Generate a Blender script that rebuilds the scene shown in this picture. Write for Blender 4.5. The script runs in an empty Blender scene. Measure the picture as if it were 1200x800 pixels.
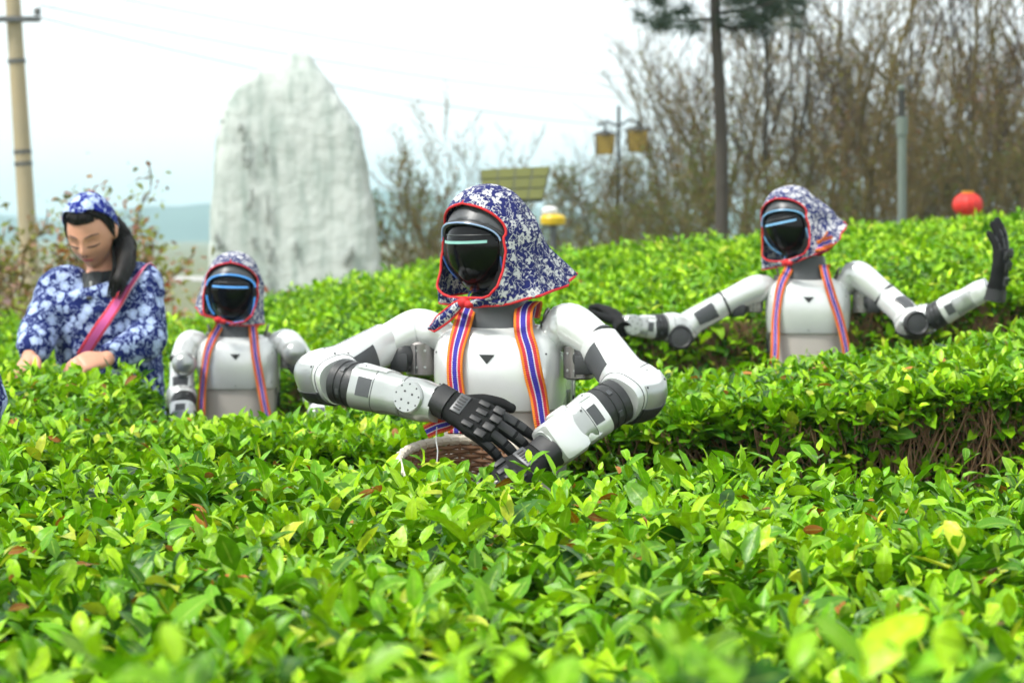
import bpy, bmesh, math, random
import numpy as np
from mathutils import Vector, Matrix, Euler, Quaternion, noise

random.seed(7)
rng = np.random.default_rng(11)
S = bpy.context.scene
C = S.collection
R = math.radians

# ------------------------------------------------------------------ camera
CAM_Z = 1.55
FPX = 2400.0                      # focal length in pixels of the 1200 px wide photo
PITCH = math.atan(125.0 / FPX)
cd = bpy.data.cameras.new('camera')
cd.sensor_width = 36.0
cd.lens = 36.0 * FPX / 1200.0
cd.clip_start = 0.05
cd.clip_end = 6000
cd.dof.use_dof = True
cd.dof.focus_distance = 3.72
cd.dof.aperture_fstop = 6.2
cam = bpy.data.objects.new('camera', cd)
cam.location = (0, 0, CAM_Z)
cam.rotation_euler = (math.pi / 2 - PITCH, 0, 0)
C.objects.link(cam)
S.camera = cam

# ------------------------------------------------------------------ sky and sun (bright overcast)
SUN_EL, SUN_AZ = R(56), R(242)    # azimuth clockwise from +Y: behind the camera, to the left
w = bpy.data.worlds.new('World'); S.world = w; w.use_nodes = True
nt = w.node_tree; nt.nodes.clear()
sky = nt.nodes.new('ShaderNodeTexSky'); sky.sky_type = 'NISHITA'; sky.sun_disc = False
sky.sun_elevation = SUN_EL; sky.sun_rotation = SUN_AZ
sky.air_density = 1.0; sky.dust_density = 1.0; sky.ozone_density = 1.0
hs = nt.nodes.new('ShaderNodeHueSaturation'); hs.inputs['Saturation'].default_value = 0.22
bg = nt.nodes.new('ShaderNodeBackground'); bg.inputs['Strength'].default_value = 0.095
wo = nt.nodes.new('ShaderNodeOutputWorld')
ov = nt.nodes.new('ShaderNodeMixRGB'); ov.inputs[0].default_value = 0.6; ov.inputs[2].default_value = (5.2, 5.3, 5.3, 1)   # even cloud cover
nt.links.new(sky.outputs[0], hs.inputs['Color']); nt.links.new(hs.outputs[0], ov.inputs[1]); nt.links.new(ov.outputs[0], bg.inputs['Color'])
nt.links.new(bg.outputs[0], wo.inputs['Surface'])
sl = bpy.data.lights.new('sun', 'SUN'); sl.energy = 1.5; sl.angle = R(10); sl.color = (1.0, 0.965, 0.91)
so = bpy.data.objects.new('sun', sl); C.objects.link(so)
sd = Vector((math.sin(SUN_AZ) * math.cos(SUN_EL), math.cos(SUN_AZ) * math.cos(SUN_EL), math.sin(SUN_EL)))
so.rotation_euler = sd.to_track_quat('Z', 'Y').to_euler()
so.location = (0, 0, 30)
S.view_settings.view_transform = 'Standard'; S.view_settings.look = 'None'
S.view_settings.exposure = 1.6; S.view_settings.gamma = 1.0; S.view_settings.use_curve_mapping = False
S.cycles.use_denoising = True
S.cycles.max_bounces = 5; S.cycles.diffuse_bounces = 2; S.cycles.glossy_bounces = 2
S.cycles.use_adaptive_sampling = True; S.cycles.adaptive_threshold = .025
S.cycles.transmission_bounces = 4; S.cycles.transparent_max_bounces = 4; S.cycles.volume_bounces = 1
S.cycles.sample_clamp_indirect = 6.0

# ------------------------------------------------------------------ helpers
def PX(px, py, d):
    """the place at distance d in front of the camera that the photograph shows at (px, py)"""
    u = (px - 600.0) / FPX; v = (400.0 - py) / FPX
    cp, sp = math.cos(PITCH), math.sin(PITCH)
    y = v * sp + cp; z = v * cp - sp
    t = d / y
    return Vector((u * t, d, CAM_Z + z * t))

def lerp(a, b, t): return a + (b - a) * t
def sstep(a, b, x):
    t = np.clip((np.asarray(x, float) - a) / (b - a), 0, 1); return t * t * (3 - 2 * t)

def tag(o, label=None, cat=None, group=None, kind=None):
    if label: o['label'] = label
    if cat: o['category'] = cat
    if group: o['group'] = group
    if kind: o['kind'] = kind
    return o

def link(name, me, parent=None):
    o = bpy.data.objects.new(name, me); C.objects.link(o)
    if parent: o.parent = parent
    return o

def empty(name, loc, rz=0.0):
    o = bpy.data.objects.new(name, None); C.objects.link(o)
    o.location = loc; o.rotation_euler = (0, 0, rz); o.empty_display_size = 0.1
    return o

def mat_of(o): # local-to-world of an unparented object
    return Matrix.LocRotScale(o.location, o.rotation_euler.to_quaternion(), o.scale)

class MB:
    def __init__(s): s.v = []; s.f = []; s.uv = None
    def add(s, vs, fs):
        b = len(s.v); s.v += [tuple(p) for p in vs]; s.f += [tuple(i + b for i in f) for f in fs]; return s
    def grid(s, rows, closed=False, cap0=False, cap1=False):
        nr, nc = len(rows), len(rows[0]); b = len(s.v)
        for r in rows: s.v += [tuple(p) for p in r]
        for i in range(nr - 1):
            for j in range(nc if closed else nc - 1):
                k = (j + 1) % nc
                s.f.append((b + i * nc + j, b + i * nc + k, b + (i + 1) * nc + k, b + (i + 1) * nc + j))
        if cap0: s.f.append(tuple(b + j for j in range(nc))[::-1])
        if cap1: s.f.append(tuple(b + (nr - 1) * nc + j for j in range(nc)))
        return s
    def tube(s, pts, rad, n=8, cap=True):
        pts = [Vector(p) for p in pts]
        if not hasattr(rad, '__len__'): rad = [rad] * len(pts)
        t0 = (pts[1] - pts[0]).normalized()
        up = Vector((0, 0, 1)) if abs(t0.z) < .9 else Vector((1, 0, 0))
        side = t0.cross(up).normalized(); rows = []
        for i, p in enumerate(pts):
            t = (pts[min(i + 1, len(pts) - 1)] - pts[max(i - 1, 0)]).normalized()
            side = (side - t * side.dot(t)).normalized(); u2 = side.cross(t)
            rows.append([p + side * (rad[i] * math.cos(a)) + u2 * (rad[i] * math.sin(a)) for a in [2 * math.pi * j / n for j in range(n)]])
        return s.grid(rows, True, cap, cap)
    def ring(s, pts, r, n=6):
        """closed tube along a loop of points"""
        pts = [Vector(p) for p in pts]; m = len(pts); rows = []
        cen = sum(pts, Vector()) / m
        for i, p in enumerate(pts):
            t = (pts[(i + 1) % m] - pts[i - 1]).normalized()
            a = (p - cen); a = (a - t * a.dot(t)).normalized(); b = t.cross(a)
            rows.append([p + a * (r * math.cos(q)) + b * (r * math.sin(q)) for q in [2 * math.pi * j / n for j in range(n)]])
        rows.append(rows[0])
        return s.grid(rows, True)
    def box(s, c, h, M=None, bev=0.0):
        bm = bmesh.new(); bmesh.ops.create_cube(bm, size=1.0)
        bmesh.ops.scale(bm, vec=Vector(h) * 2, verts=bm.verts)
        if bev: bmesh.ops.bevel(bm, geom=list(bm.edges), offset=bev, segments=2, profile=.5, affect='EDGES')
        M = Matrix.Translation(Vector(c)) @ (M.to_4x4() if M else Matrix.Identity(4))
        bm.verts.index_update()
        s.add([M @ v.co for v in bm.verts], [[v.index for v in f.verts] for f in bm.faces]); bm.free(); return s
    def ball(s, c, r, n=12, m=8):
        c = Vector(c); r = Vector(r) if hasattr(r, '__len__') else Vector((r, r, r))
        rows = [[c + Vector((r.x * math.cos(a) * math.sin(p), r.y * math.sin(a) * math.sin(p), r.z * math.cos(p)))
                 for a in [2 * math.pi * j / n for j in range(n)]] for p in [lerp(.02, math.pi - .02, i / m) for i in range(m + 1)]]
        return s.grid(rows, True, True, True)
    def lathe(s, prof, M=None, n=24, cap=True):
        M = M or Matrix.Identity(4)
        rows = [[M @ Vector((r * math.cos(a), r * math.sin(a), z)) for a in [2 * math.pi * j / n for j in range(n)]] for r, z in prof]
        return s.grid(rows, True, cap, cap)
    def build(s, name, mat, parent=None, smooth=True, sharp=40, uv=None, flip=True):
        me = bpy.data.meshes.new(name); me.from_pydata(s.v, [], s.f); me.validate()
        if flip:
            bm = bmesh.new(); bm.from_mesh(me); bmesh.ops.recalc_face_normals(bm, faces=bm.faces); bm.to_mesh(me); bm.free()
        if smooth:
            me.polygons.foreach_set('use_smooth', [True] * len(me.polygons))
            if sharp: me.set_sharp_from_angle(angle=R(sharp))
        if uv is not None:
            L = me.uv_layers.new(name='UVMap')
            for lp in me.loops: L.data[lp.index].uv = uv[lp.vertex_index]
        me.materials.append(mat)
        me.update()
        return link(name, me, parent)

def crom(P, t):
    n = len(P) - 1; x = min(max(t, 0), 1) * n; i = min(int(x), n - 1); f = x - i
    p1, p2 = P[i], P[i + 1]
    p0 = P[i - 1] if i > 0 else p1 * 2 - p2
    p3 = P[i + 2] if i + 2 <= n else p2 * 2 - p1
    return 0.5 * ((p1 * 2) + (p2 - p0) * f + (p0 * 2 - p1 * 5 + p2 * 4 - p3) * f * f + (p1 * 3 - p0 - p2 * 3 + p3) * f ** 3)
def linv(A, t):
    n = len(A) - 1; x = min(max(t, 0), 1) * n; i = min(int(x), n - 1); f = x - i; f = f * f * (3 - 2 * f)
    return A[i] + (A[i + 1] - A[i]) * f

class Sweep:
    """a limb-like body: spline axis, two radii along it, superellipse section"""
    N = 80
    def __init__(s, pts, rx, ry=None, e=2.0, up=(0, 0, 1)):
        s.P = [Vector(p) for p in pts]; s.rx = rx; s.ry = ry or rx; s.e = e
        s.fr = []; side = None
        for i in range(s.N + 1):
            t = i / s.N
            T = (crom(s.P, min(1, t + .01)) - crom(s.P, max(0, t - .01))).normalized()
            if side is None:
                side = T.cross(Vector(up))
                if side.length < 1e-3: side = T.cross(Vector((1, 0, 0)))
            side = (side - T * side.dot(T)).normalized()
            s.fr.append((T, side.copy(), side.cross(T).normalized()))
    def pt(s, t, a, off=0.0, k=1.0):
        T, sd_, up = s.fr[int(round(min(max(t, 0), 1) * s.N))]
        c, q = math.cos(a), math.sin(a); e = 2.0 / s.e
        rx, ry = linv(s.rx, t) * k + off, linv(s.ry, t) * k + off
        return crom(s.P, t) + sd_ * (rx * math.copysign(abs(c) ** e, c)) + up * (ry * math.copysign(abs(q) ** e, q))
    def ang(s, t, d):
        T, sd_, up = s.fr[int(round(t * s.N))]; d = Vector(d)
        return math.atan2(d.dot(up), d.dot(sd_))
    def mesh(s, mb, t0=0.0, t1=1.0, nt=24, n=28, off=0.0, r0=0.0, r1=0.0):
        """r0, r1: how far the rounded ends reach"""
        A = [2 * math.pi * j / n for j in range(n)]; rows = []
        def ring(t, sh, k):
            T = s.fr[int(round(t * s.N))][0]
            return [s.pt(t, a, off, k) + T * sh for a in A]
        if r0:
            for q in (80, 60, 40, 20): rows.append(ring(t0, -r0 * math.sin(R(q)), math.cos(R(q))))
        for i in range(nt + 1): rows.append(ring(lerp(t0, t1, i / nt), 0, 1))
        if r1:
            for q in (20, 40, 60, 80): rows.append(ring(t1, r1 * math.sin(R(q)), math.cos(R(q))))
        return mb.grid(rows, True, True, True)
    def patch(s, mb, t0, t1, a0, a1, off, thick=.004, nt=8, na=8, taper=0.0):
        """a plate that lies on the body between t0..t1 and angles a0..a1"""
        top, bot = [], []
        for i in range(nt + 1):
            f = i / nt; t = lerp(t0, t1, f); m = (a0 + a1) / 2; h = (a1 - a0) / 2 * (1 - taper * f)
            top.append([s.pt(t, m + h * lerp(-1, 1, j / na), off) for j in range(na + 1)])
            bot.append([s.pt(t, m + h * lerp(-1, 1, j / na), off - thick) for j in range(na + 1)])
        per = lambda G: G[0] + [r[-1] for r in G[1:]] + G[-1][::-1][1:] + [r[0] for r in G[1:-1]][::-1]
        mb.grid(top); a, b = per(top), per(bot); mb.grid([a, b], True)
        return mb

def remesh(o, voxel, smooth=2, decimate=None):
    """turn overlapping closed pieces into one continuous skin"""
    m = o.modifiers.new('r', 'REMESH'); m.mode = 'VOXEL'; m.voxel_size = voxel; m.use_smooth_shade = True
    if smooth:
        q = o.modifiers.new('s', 'SMOOTH'); q.iterations = smooth; q.factor = .5
    par = o.parent; o.parent = None; C.objects.unlink(o)
    if 'bench' not in bpy.data.scenes: bpy.data.scenes.new('bench')
    tmp = bpy.data.scenes['bench']; tmp.collection.objects.link(o); vl = tmp.view_layers[0]; vl.update(); dg = vl.depsgraph
    me = bpy.data.meshes.new_from_object(o.evaluated_get(dg), depsgraph=dg)
    tmp.collection.objects.unlink(o); C.objects.link(o); o.parent = par
    bpy.data.scenes.remove(tmp)
    old = o.data; mats = [x for x in old.materials]; o.modifiers.clear(); o.data = me
    me.materials.clear()
    for x in mats: me.materials.append(x)
    me.polygons.foreach_set('use_smooth', [True] * len(me.polygons)); me.name = o.name
    bpy.data.meshes.remove(old)
    return o

# ------------------------------------------------------------------ materials
def _new(name):
    m = bpy.data.materials.new(name); m.use_nodes = True
    n = m.node_tree.nodes; return m, n, m.node_tree.links, n['Principled BSDF']
def mat(name, col, rough=.5, metal=0.0, var=None, bump=None, coat=0.0, spec=.5, emit=None):
    m, n, l, p = _new(name)
    p.inputs['Base Color'].default_value = (*col, 1); p.inputs['Roughness'].default_value = rough
    p.inputs['Metallic'].default_value = metal; p.inputs['Coat Weight'].default_value = coat
    p.inputs['Specular IOR Level'].default_value = spec
    tc = n.new('ShaderNodeTexCoord')
    if var:     # (scale, other colour, sharpness)
        t = n.new('ShaderNodeTexNoise'); t.inputs['Scale'].default_value = var[0]; t.inputs['Detail'].default_value = 5
        r = n.new('ShaderNodeMapRange'); r.inputs[1].default_value = .5 - var[2]; r.inputs[2].default_value = .5 + var[2]
        x = n.new('ShaderNodeMixRGB'); x.inputs[1].default_value = (*col, 1); x.inputs[2].default_value = (*var[1], 1)
        l.new(tc.outputs['Object'], t.inputs['Vector']); l.new(t.outputs['Fac'], r.inputs[0]); l.new(r.outputs[0], x.inputs[0])
        l.new(x.outputs[0], p.inputs['Base Color'])
    if bump:
        t = n.new('ShaderNodeTexNoise'); t.inputs['Scale'].default_value = bump[0]; t.inputs['Detail'].default_value = 4
        b = n.new('ShaderNodeBump'); b.inputs['Strength'].default_value = bump[1]; b.inputs['Distance'].default_value = bump[2] if len(bump) > 2 else .01
        l.new(tc.outputs['Object'], t.inputs['Vector']); l.new(t.outputs['Fac'], b.inputs['Height']); l.new(b.outputs[0], p.inputs['Normal'])
    if emit:
        p.inputs['Emission Color'].default_value = (*emit[0], 1); p.inputs['Emission Strength'].default_value = emit[1]
    return m
def mat_floral(name, base, white, scale, amount=.0, bold=False):
    m, n, l, p = _new(name); p.inputs['Roughness'].default_value = .85; p.inputs['Specular IOR Level'].default_value = .25
    tc = n.new('ShaderNodeTexCoord'); ns = n.new('ShaderNodeTexNoise'); ns.inputs['Scale'].default_value = scale * 1.3; ns.inputs['Detail'].default_value = 2
    ad = n.new('ShaderNodeVectorMath'); ad.operation = 'MULTIPLY_ADD'
    ad.inputs[1].default_value = (.9 / scale,) * 3
    l.new(tc.outputs['Object'], ns.inputs['Vector']); l.new(ns.outputs['Color'], ad.inputs[0]); l.new(tc.outputs['Object'], ad.inputs[2])
    v = n.new('ShaderNodeTexVoronoi'); v.inputs['Scale'].default_value = scale; v.inputs['Randomness'].default_value = .85
    l.new(tc.outputs['Object'], v.inputs['Vector'])
    def mth(op, a_, b_=None, c_=None):
        k = n.new('ShaderNodeMath'); k.operation = op
        for i_, q_ in enumerate((a_, b_, c_)):
            if q_ is None: continue
            if isinstance(q_, (int, float)): k.inputs[i_].default_value = q_
            else: l.new(q_, k.inputs[i_])
        return k.outputs[0]
    df = n.new('ShaderNodeVectorMath'); df.operation = 'SUBTRACT'; l.new(tc.outputs['Object'], df.inputs[0]); l.new(v.outputs['Position'], df.inputs[1])
    sx_ = n.new('ShaderNodeSeparateXYZ'); l.new(df.outputs[0], sx_.inputs[0])
    th = mth('ARCTAN2', sx_.outputs[2], mth('ADD', sx_.outputs[0], mth('MULTIPLY', sx_.outputs[1], .6)))
    sc_ = n.new('ShaderNodeSeparateXYZ'); l.new(v.outputs['Color'], sc_.inputs[0])
    pet = mth('COSINE', mth('ADD', mth('MULTIPLY', th, 5.0), mth('MULTIPLY', sc_.outputs[0], 6.28)))
    size = mth('ADD', mth('MULTIPLY', sc_.outputs[1], .16), .30 if not bold else .36)
    rad = mth('MULTIPLY', size, mth('ADD', mth('MULTIPLY', pet, .26 if not bold else .13), 1.0))
    rel = mth('DIVIDE', v.outputs['Distance'], rad)
    r = n.new('ShaderNodeValToRGB'); cr = r.color_ramp; cr.interpolation = 'LINEAR'
    st = [(0, .9), (.16, .9), (.22, 0.05), (.36, 0.05), (.44, 1), (.90, 1), (1.0, 0)] if not bold else [(0, .5), (.12, .5), (.18, 1), (.5, 1), (.62, .55), (.8, .9), (.9, .8), (1.0, 0)]
    cr.elements[0].position = 0; cr.elements[0].color = (st[0][1],) * 3 + (1,)
    cr.elements[1].position = 1; cr.elements[1].color = (st[-1][1],) * 3 + (1,)
    for q, c_ in st[1:-1]:
        e = cr.elements.new(q); e.color = (c_,) * 3 + (1,)
    l.new(rel, r.inputs[0])
    n2 = n.new('ShaderNodeTexNoise'); n2.inputs['Scale'].default_value = scale * 2.1; n2.inputs['Detail'].default_value = 1.5
    l.new(ad.outputs[0], n2.inputs['Vector'])
    r2 = n.new('ShaderNodeValToRGB'); c2 = r2.color_ramp
    c2.elements[0].position = .50 ; c2.elements[0].color = (0, 0, 0, 1); c2.elements[1].position = .53; c2.elements[1].color = (1, 1, 1, 1)
    e = c2.elements.new(.58 + amount); e.color = (1, 1, 1, 1); e = c2.elements.new(.61 + amount); e.color = (0, 0, 0, 1)
    l.new(n2.outputs['Fac'], r2.inputs[0])
    mx = n.new('ShaderNodeMath'); mx.operation = 'MAXIMUM'; l.new(r.outputs[0], mx.inputs[0]); l.new(r2.outputs[0], mx.inputs[1])
    n3 = n.new('ShaderNodeTexNoise'); n3.inputs['Scale'].default_value = scale * .5
    l.new(tc.outputs['Object'], n3.inputs['Vector'])
    bc = n.new('ShaderNodeMixRGB'); bc.inputs[1].default_value = (*base, 1); bc.inputs[2].default_value = (base[0] * .55, base[1] * .55, base[2] * .6, 1)
    l.new(n3.outputs['Fac'], bc.inputs[0])
    x = n.new('ShaderNodeMixRGB'); x.inputs[2].default_value = (*white, 1); l.new(bc.outputs[0], x.inputs[1]); l.new(mx.outputs[0], x.inputs[0])
    l.new(x.outputs[0], p.inputs['Base Color'])
    n4 = n.new('ShaderNodeTexNoise'); n4.inputs['Scale'].default_value = 700
    b = n.new('ShaderNodeBump'); b.inputs['Strength'].default_value = .25; b.inputs['Distance'].default_value = .002
    l.new(tc.outputs['Object'], n4.inputs['Vector']); l.new(n4.outputs['Fac'], b.inputs['Height']); l.new(b.outputs[0], p.inputs['Normal'])
    return m
def mat_strap(name, stops):
    m, n, l, p = _new(name); p.inputs['Roughness'].default_value = .8
    uv = n.new('ShaderNodeUVMap'); sp = n.new('ShaderNodeSeparateXYZ'); l.new(uv.outputs[0], sp.inputs[0])
    r = n.new('ShaderNodeValToRGB'); r.color_ramp.interpolation = 'CONSTANT'
    r.color_ramp.elements[0].color = (*stops[0][1], 1); r.color_ramp.elements[0].position = 0
    r.color_ramp.elements[1].position = stops[1][0]; r.color_ramp.elements[1].color = (*stops[1][1], 1)
    for q, c_ in stops[2:]:
        e = r.color_ramp.elements.new(q); e.color = (*c_, 1)
    l.new(sp.outputs[0], r.inputs[0])
    w1 = n.new('ShaderNodeMath'); w1.operation = 'MULTIPLY'; w1.inputs[1].default_value = 1400; l.new(sp.outputs[1], w1.inputs[0])
    w2 = n.new('ShaderNodeMath'); w2.operation = 'SINE'; l.new(w1.outputs[0], w2.inputs[0])
    mr = n.new('ShaderNodeMapRange'); mr.inputs[1].default_value = -1; mr.inputs[3].default_value = .72; l.new(w2.outputs[0], mr.inputs[0])
    x = n.new('ShaderNodeMixRGB'); x.blend_type = 'MULTIPLY'; x.inputs[0].default_value = .8
    l.new(r.outputs[0], x.inputs[1]); l.new(mr.outputs[0], x.inputs[2]); l.new(x.outputs[0], p.inputs['Base Color'])
    b = n.new('ShaderNodeBump'); b.inputs['Strength'].default_value = .4; b.inputs['Distance'].default_value = .001
    l.new(w2.outputs[0], b.inputs['Height']); l.new(b.outputs[0], p.inputs['Normal'])
    return m
def mat_leaf(name, rough=.36, transl=.15):
    m, n, l, p = _new(name)
    a = n.new('ShaderNodeAttribute'); a.attribute_name = 'col'
    r = n.new('ShaderNodeMapRange'); r.inputs[1].default_value = 0; r.inputs[2].default_value = .14; r.inputs[3].default_value = .5; r.inputs[4].default_value = 0
    l.new(a.outputs['Alpha'], r.inputs[0])
    x = n.new('ShaderNodeMixRGB'); x.inputs[2].default_value = (.42, .58, .10, 1)
    l.new(r.outputs[0], x.inputs[0]); l.new(a.outputs['Color'], x.inputs[1])
    tc = n.new('ShaderNodeTexCoord'); t = n.new('ShaderNodeTexNoise'); t.inputs['Scale'].default_value = 90; t.inputs['Detail'].default_value = 3
    l.new(tc.outputs['Object'], t.inputs['Vector'])
    mr = n.new('ShaderNodeMapRange'); mr.inputs[1].default_value = .3; mr.inputs[2].default_value = .7; mr.inputs[3].default_value = .75; mr.inputs[4].default_value = 1.2
    l.new(t.outputs['Fac'], mr.inputs[0])
    y = n.new('ShaderNodeMixRGB'); y.blend_type = 'MULTIPLY'; y.inputs[0].default_value = 1; l.new(x.outputs[0], y.inputs[1]); l.new(mr.outputs[0], y.inputs[2])
    l.new(y.outputs[0], p.inputs['Base Color']); p.inputs['Roughness'].default_value = rough; p.inputs['Specular IOR Level'].default_value = .26
    b = n.new('ShaderNodeBump'); b.inputs['Strength'].default_value = .35; b.inputs['Distance'].default_value = .004
    l.new(t.outputs['Fac'], b.inputs['Height']); l.new(b.outputs[0], p.inputs['Normal'])
    tr = n.new('ShaderNodeBsdfTranslucent'); hv = n.new('ShaderNodeMixRGB'); hv.blend_type = 'MULTIPLY'; hv.inputs[0].default_value = 1
    hv.inputs[2].default_value = (1.5, 1.5, .5, 1); l.new(y.outputs[0], hv.inputs[1]); l.new(hv.outputs[0], tr.inputs['Color'])
    mx = n.new('ShaderNodeMixShader'); mx.inputs[0].default_value = transl
    l.new(p.outputs[0], mx.inputs[1]); l.new(tr.outputs[0], mx.inputs[2]); l.new(mx.outputs[0], n['Material Output'].inputs['Surface'])
    return m

M = {}
M['white'] = mat('white_paint', (.74, .765, .75), .27, .32, (9, (.66, .69, .675), .25), (60, .03), coat=.25)
M['silver'] = mat('silver_paint', (.46, .49, .47), .28, .55, (12, (.40, .42, .41), .3), (80, .04))
M['metal'] = mat('bare_metal', (.33, .31, .30), .36, .85, (25, (.22, .21, .2), .3))
M['shaded_beige'] = mat('shaded_beige_panel', (.52, .48, .43), .5, 0, (8, (.44, .41, .37), .3))  # beige-grey lower shell, with the shade below the chest put into its tone
M['black'] = mat('black_plastic', (.018, .02, .021), .42, 0, (30, (.035, .037, .038), .3), (200, .06))
M['graphite'] = mat('graphite_shell', (.06, .066, .07), .4, .1, (14, (.08, .085, .09), .3), (300, .05))
M['visor'] = mat('glossy_visor', (.003, .0035, .004), .10, 0, (20, (.005, .005, .0055), .3), spec=.22)
M['led_mint'] = mat('mint_light', (.15, .32, .28), .3, 0, emit=((.36, .80, .68), .13))
M['led_blue'] = mat('blue_light', (.1, .3, .6), .3, 0, emit=((.06, .32, .85), .26))
M['led_sky'] = mat('sky_blue_light', (.2, .4, .6), .3, 0, emit=((.14, .45, .8), .16))
M['led_pale'] = mat('pale_blue_light', (.25, .35, .5), .2, 0, emit=((.22, .36, .65), .07))
M['led_off'] = mat('dark_blue_light', (.03, .06, .16), .15, 0, emit=((.05, .12, .35), .15))
M['cloth'] = mat_floral('indigo_floral_cloth', (.018, .024, .15), (.56, .57, .57), 40, -.038)
M['cloth_light'] = mat_floral('pale_floral_cloth', (.022, .032, .15), (.60, .61, .62), 44, -.02)
M['jacket'] = mat_floral('blue_jacket_cloth', (.007, .018, .14), (.46, .58, .85), 24, -.05, True)
M['band'] = mat_floral('blue_headscarf_cloth', (.008, .02, .26), (.50, .62, .85), 20, -.06, True)
M['piping'] = mat('red_piping', (.62, .018, .02), .7, 0, (60, (.5, .01, .015), .3), (400, .2, .002))
M['glove'] = mat('black_glove_fabric', (.007, .0075, .008), .8, 0, (40, (.012, .0125, .013), .3), (500, .35, .002), spec=.25)
M['rubber'] = mat('grey_rubber_guard', (.016, .017, .018), .5, 0, (60, (.022, .023, .024), .3), (120, .12, .004))
OR, RD, WH, BL = (.85, .24, .015), (.62, .03, .05), (.72, .68, .75), (.045, .03, .40)
M['strap'] = mat_strap('striped_woven_band', [(0, OR), (.13, RD), (.29, (.72, .25, .3)), (.32, WH), (.365, BL), (.635, WH), (.68, (.72, .25, .3)), (.71, RD), (.87, OR)])
M['sling'] = mat_strap('pink_red_band', [(0, (.75, .05, .08)), (.2, (.80, .14, .42)), (.78, (.75, .05, .08)), (.97, (.8, .4, .55))])
M['leaf'] = mat_leaf('tea_leaf')
M['leaf_far'] = mat_leaf('tea_leaf_far', .45)
M['stem'] = mat('tea_stem', (.20, .095, .045), .8, 0, (30, (.34, .22, .11), .3), (200, .4, .004))
M['core'] = mat('hedge_shade', (.007, .009, .004), .95, 0, (40, (.018, .012, .006), .25), (60, .8, .02))  # near-black: the shade between the leaves is put into this colour
# ------------------------------------------------------------------ ground, road, hills
def ground_z(x, y):
    x = np.asarray(x, float); y = np.asarray(y, float)
    z = np.interp(y, [0, 4.4, 7, 12, 24, 40, 65, 100, 200, 2000], [0, 0, -.04, .02, .05, .08, -.35, -.65, -.85, -1.2])
    near = 1 - sstep(14, 22, y)
    z = z + .1 * np.clip(x, -1.0, 3.0) * near
    z = z + .30 * (1 - sstep(-1.38, -1.12, x)) * sstep(5.6, 6.2, y) * (1 - sstep(7.2, 8.0, y))
    z = z + .185 * (1 - sstep(-1.2, -1.0, x)) * sstep(3.9, 4.2, y) * (1 - sstep(4.75, 5.1, y))
    z = z + .75 * sstep(-.6, 2.2, x) * sstep(8, 13, y) * (1 - sstep(45, 90, y))
    return z
def gz(x, y): return float(ground_z(x, y))

M['ground'] = mat('dry_soil', (.14, .125, .07), .95, 0, (.25, (.13, .17, .075), .15), (14, .6, .03))
M['road'] = mat('pale_concrete_road', (.46, .45, .44), .85, 0, (.4, (.40, .39, .37), .3))
M['hill'] = mat('wooded_hill', (.022, .075, .065), .95, 0, (.03, (.035, .10, .075), .2))
xs = np.concatenate([-np.geomspace(4, 1500, 26)[::-1], np.arange(-3.8, 4.0, .2), np.geomspace(4, 1500, 26)])
ys = np.concatenate([[-30, -8, -3], np.arange(-1, 14, .25), np.geomspace(14.5, 2400, 60)])
g = MB(); zz = ground_z(xs[None, :], ys[:, None])
g.grid([[(xs[j], ys[i], zz[i, j]) for j in range(len(xs))] for i in range(len(ys))])
o = g.build('ground', M['ground'], flip=False, sharp=None); tag(o, kind='structure')
# pale road crossing the low ground behind the hedges
g = MB(); xr = np.linspace(-160, 140, 40)
g.grid([[(x, 96 + 12 * e + x * .03, gz(x, 96 + 12 * e + x * .03) + .03) for x in xr] for e in (0, .35, .7, 1)])
o = g.build('road', M['road'], flip=False); tag(o, kind='structure')

def ridge(d, prof, wob, seed):
    """prof: (px, py) skyline of the photograph at distance d"""
    mb = MB(); rows = []; n = 150
    px = np.linspace(-700, 1900, n); top = np.interp(px, [a for a, b in prof], [b for a, b in prof])
    for k, f in enumerate(np.linspace(0, 1, 14)):
        r = []
        for i in range(n):
            tp = PX(px[i], top[i] + wob * noise.noise(Vector((px[i] * .012, seed, 0))) + .35 * wob * noise.noise(Vector((px[i] * .05, seed, 3))), d)
            zb = -3.0; h = math.sin(f * math.pi)
            r.append((tp.x, d + (f - .5) * 260, zb + (tp.z - zb) * h ** .8 + (1.2 * noise.noise(Vector((tp.x * .03, f * 9, seed))) if 0 < f < 1 else 0)))
        rows.append(r)
    mb.grid(rows); return mb.build('hills', M['hill'], sharp=None)
tag(ridge(900, [(-700, 250), (-200, 240), (0, 252), (90, 262), (150, 246), (195, 240), (250, 240), (330, 232), (440, 222), (500, 228), (620, 250), (1900, 262)], 5, 1.3), kind='structure')
tag(ridge(1500, [(-700, 258), (0, 250), (80, 254), (300, 246), (700, 246), (1900, 250)], 5, 7.7), kind='structure')

# ------------------------------------------------------------------ tea leaves
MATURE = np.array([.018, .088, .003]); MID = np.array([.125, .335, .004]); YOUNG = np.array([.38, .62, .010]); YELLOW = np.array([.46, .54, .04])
BROWN = np.array([.36, .13, .018])

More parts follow.
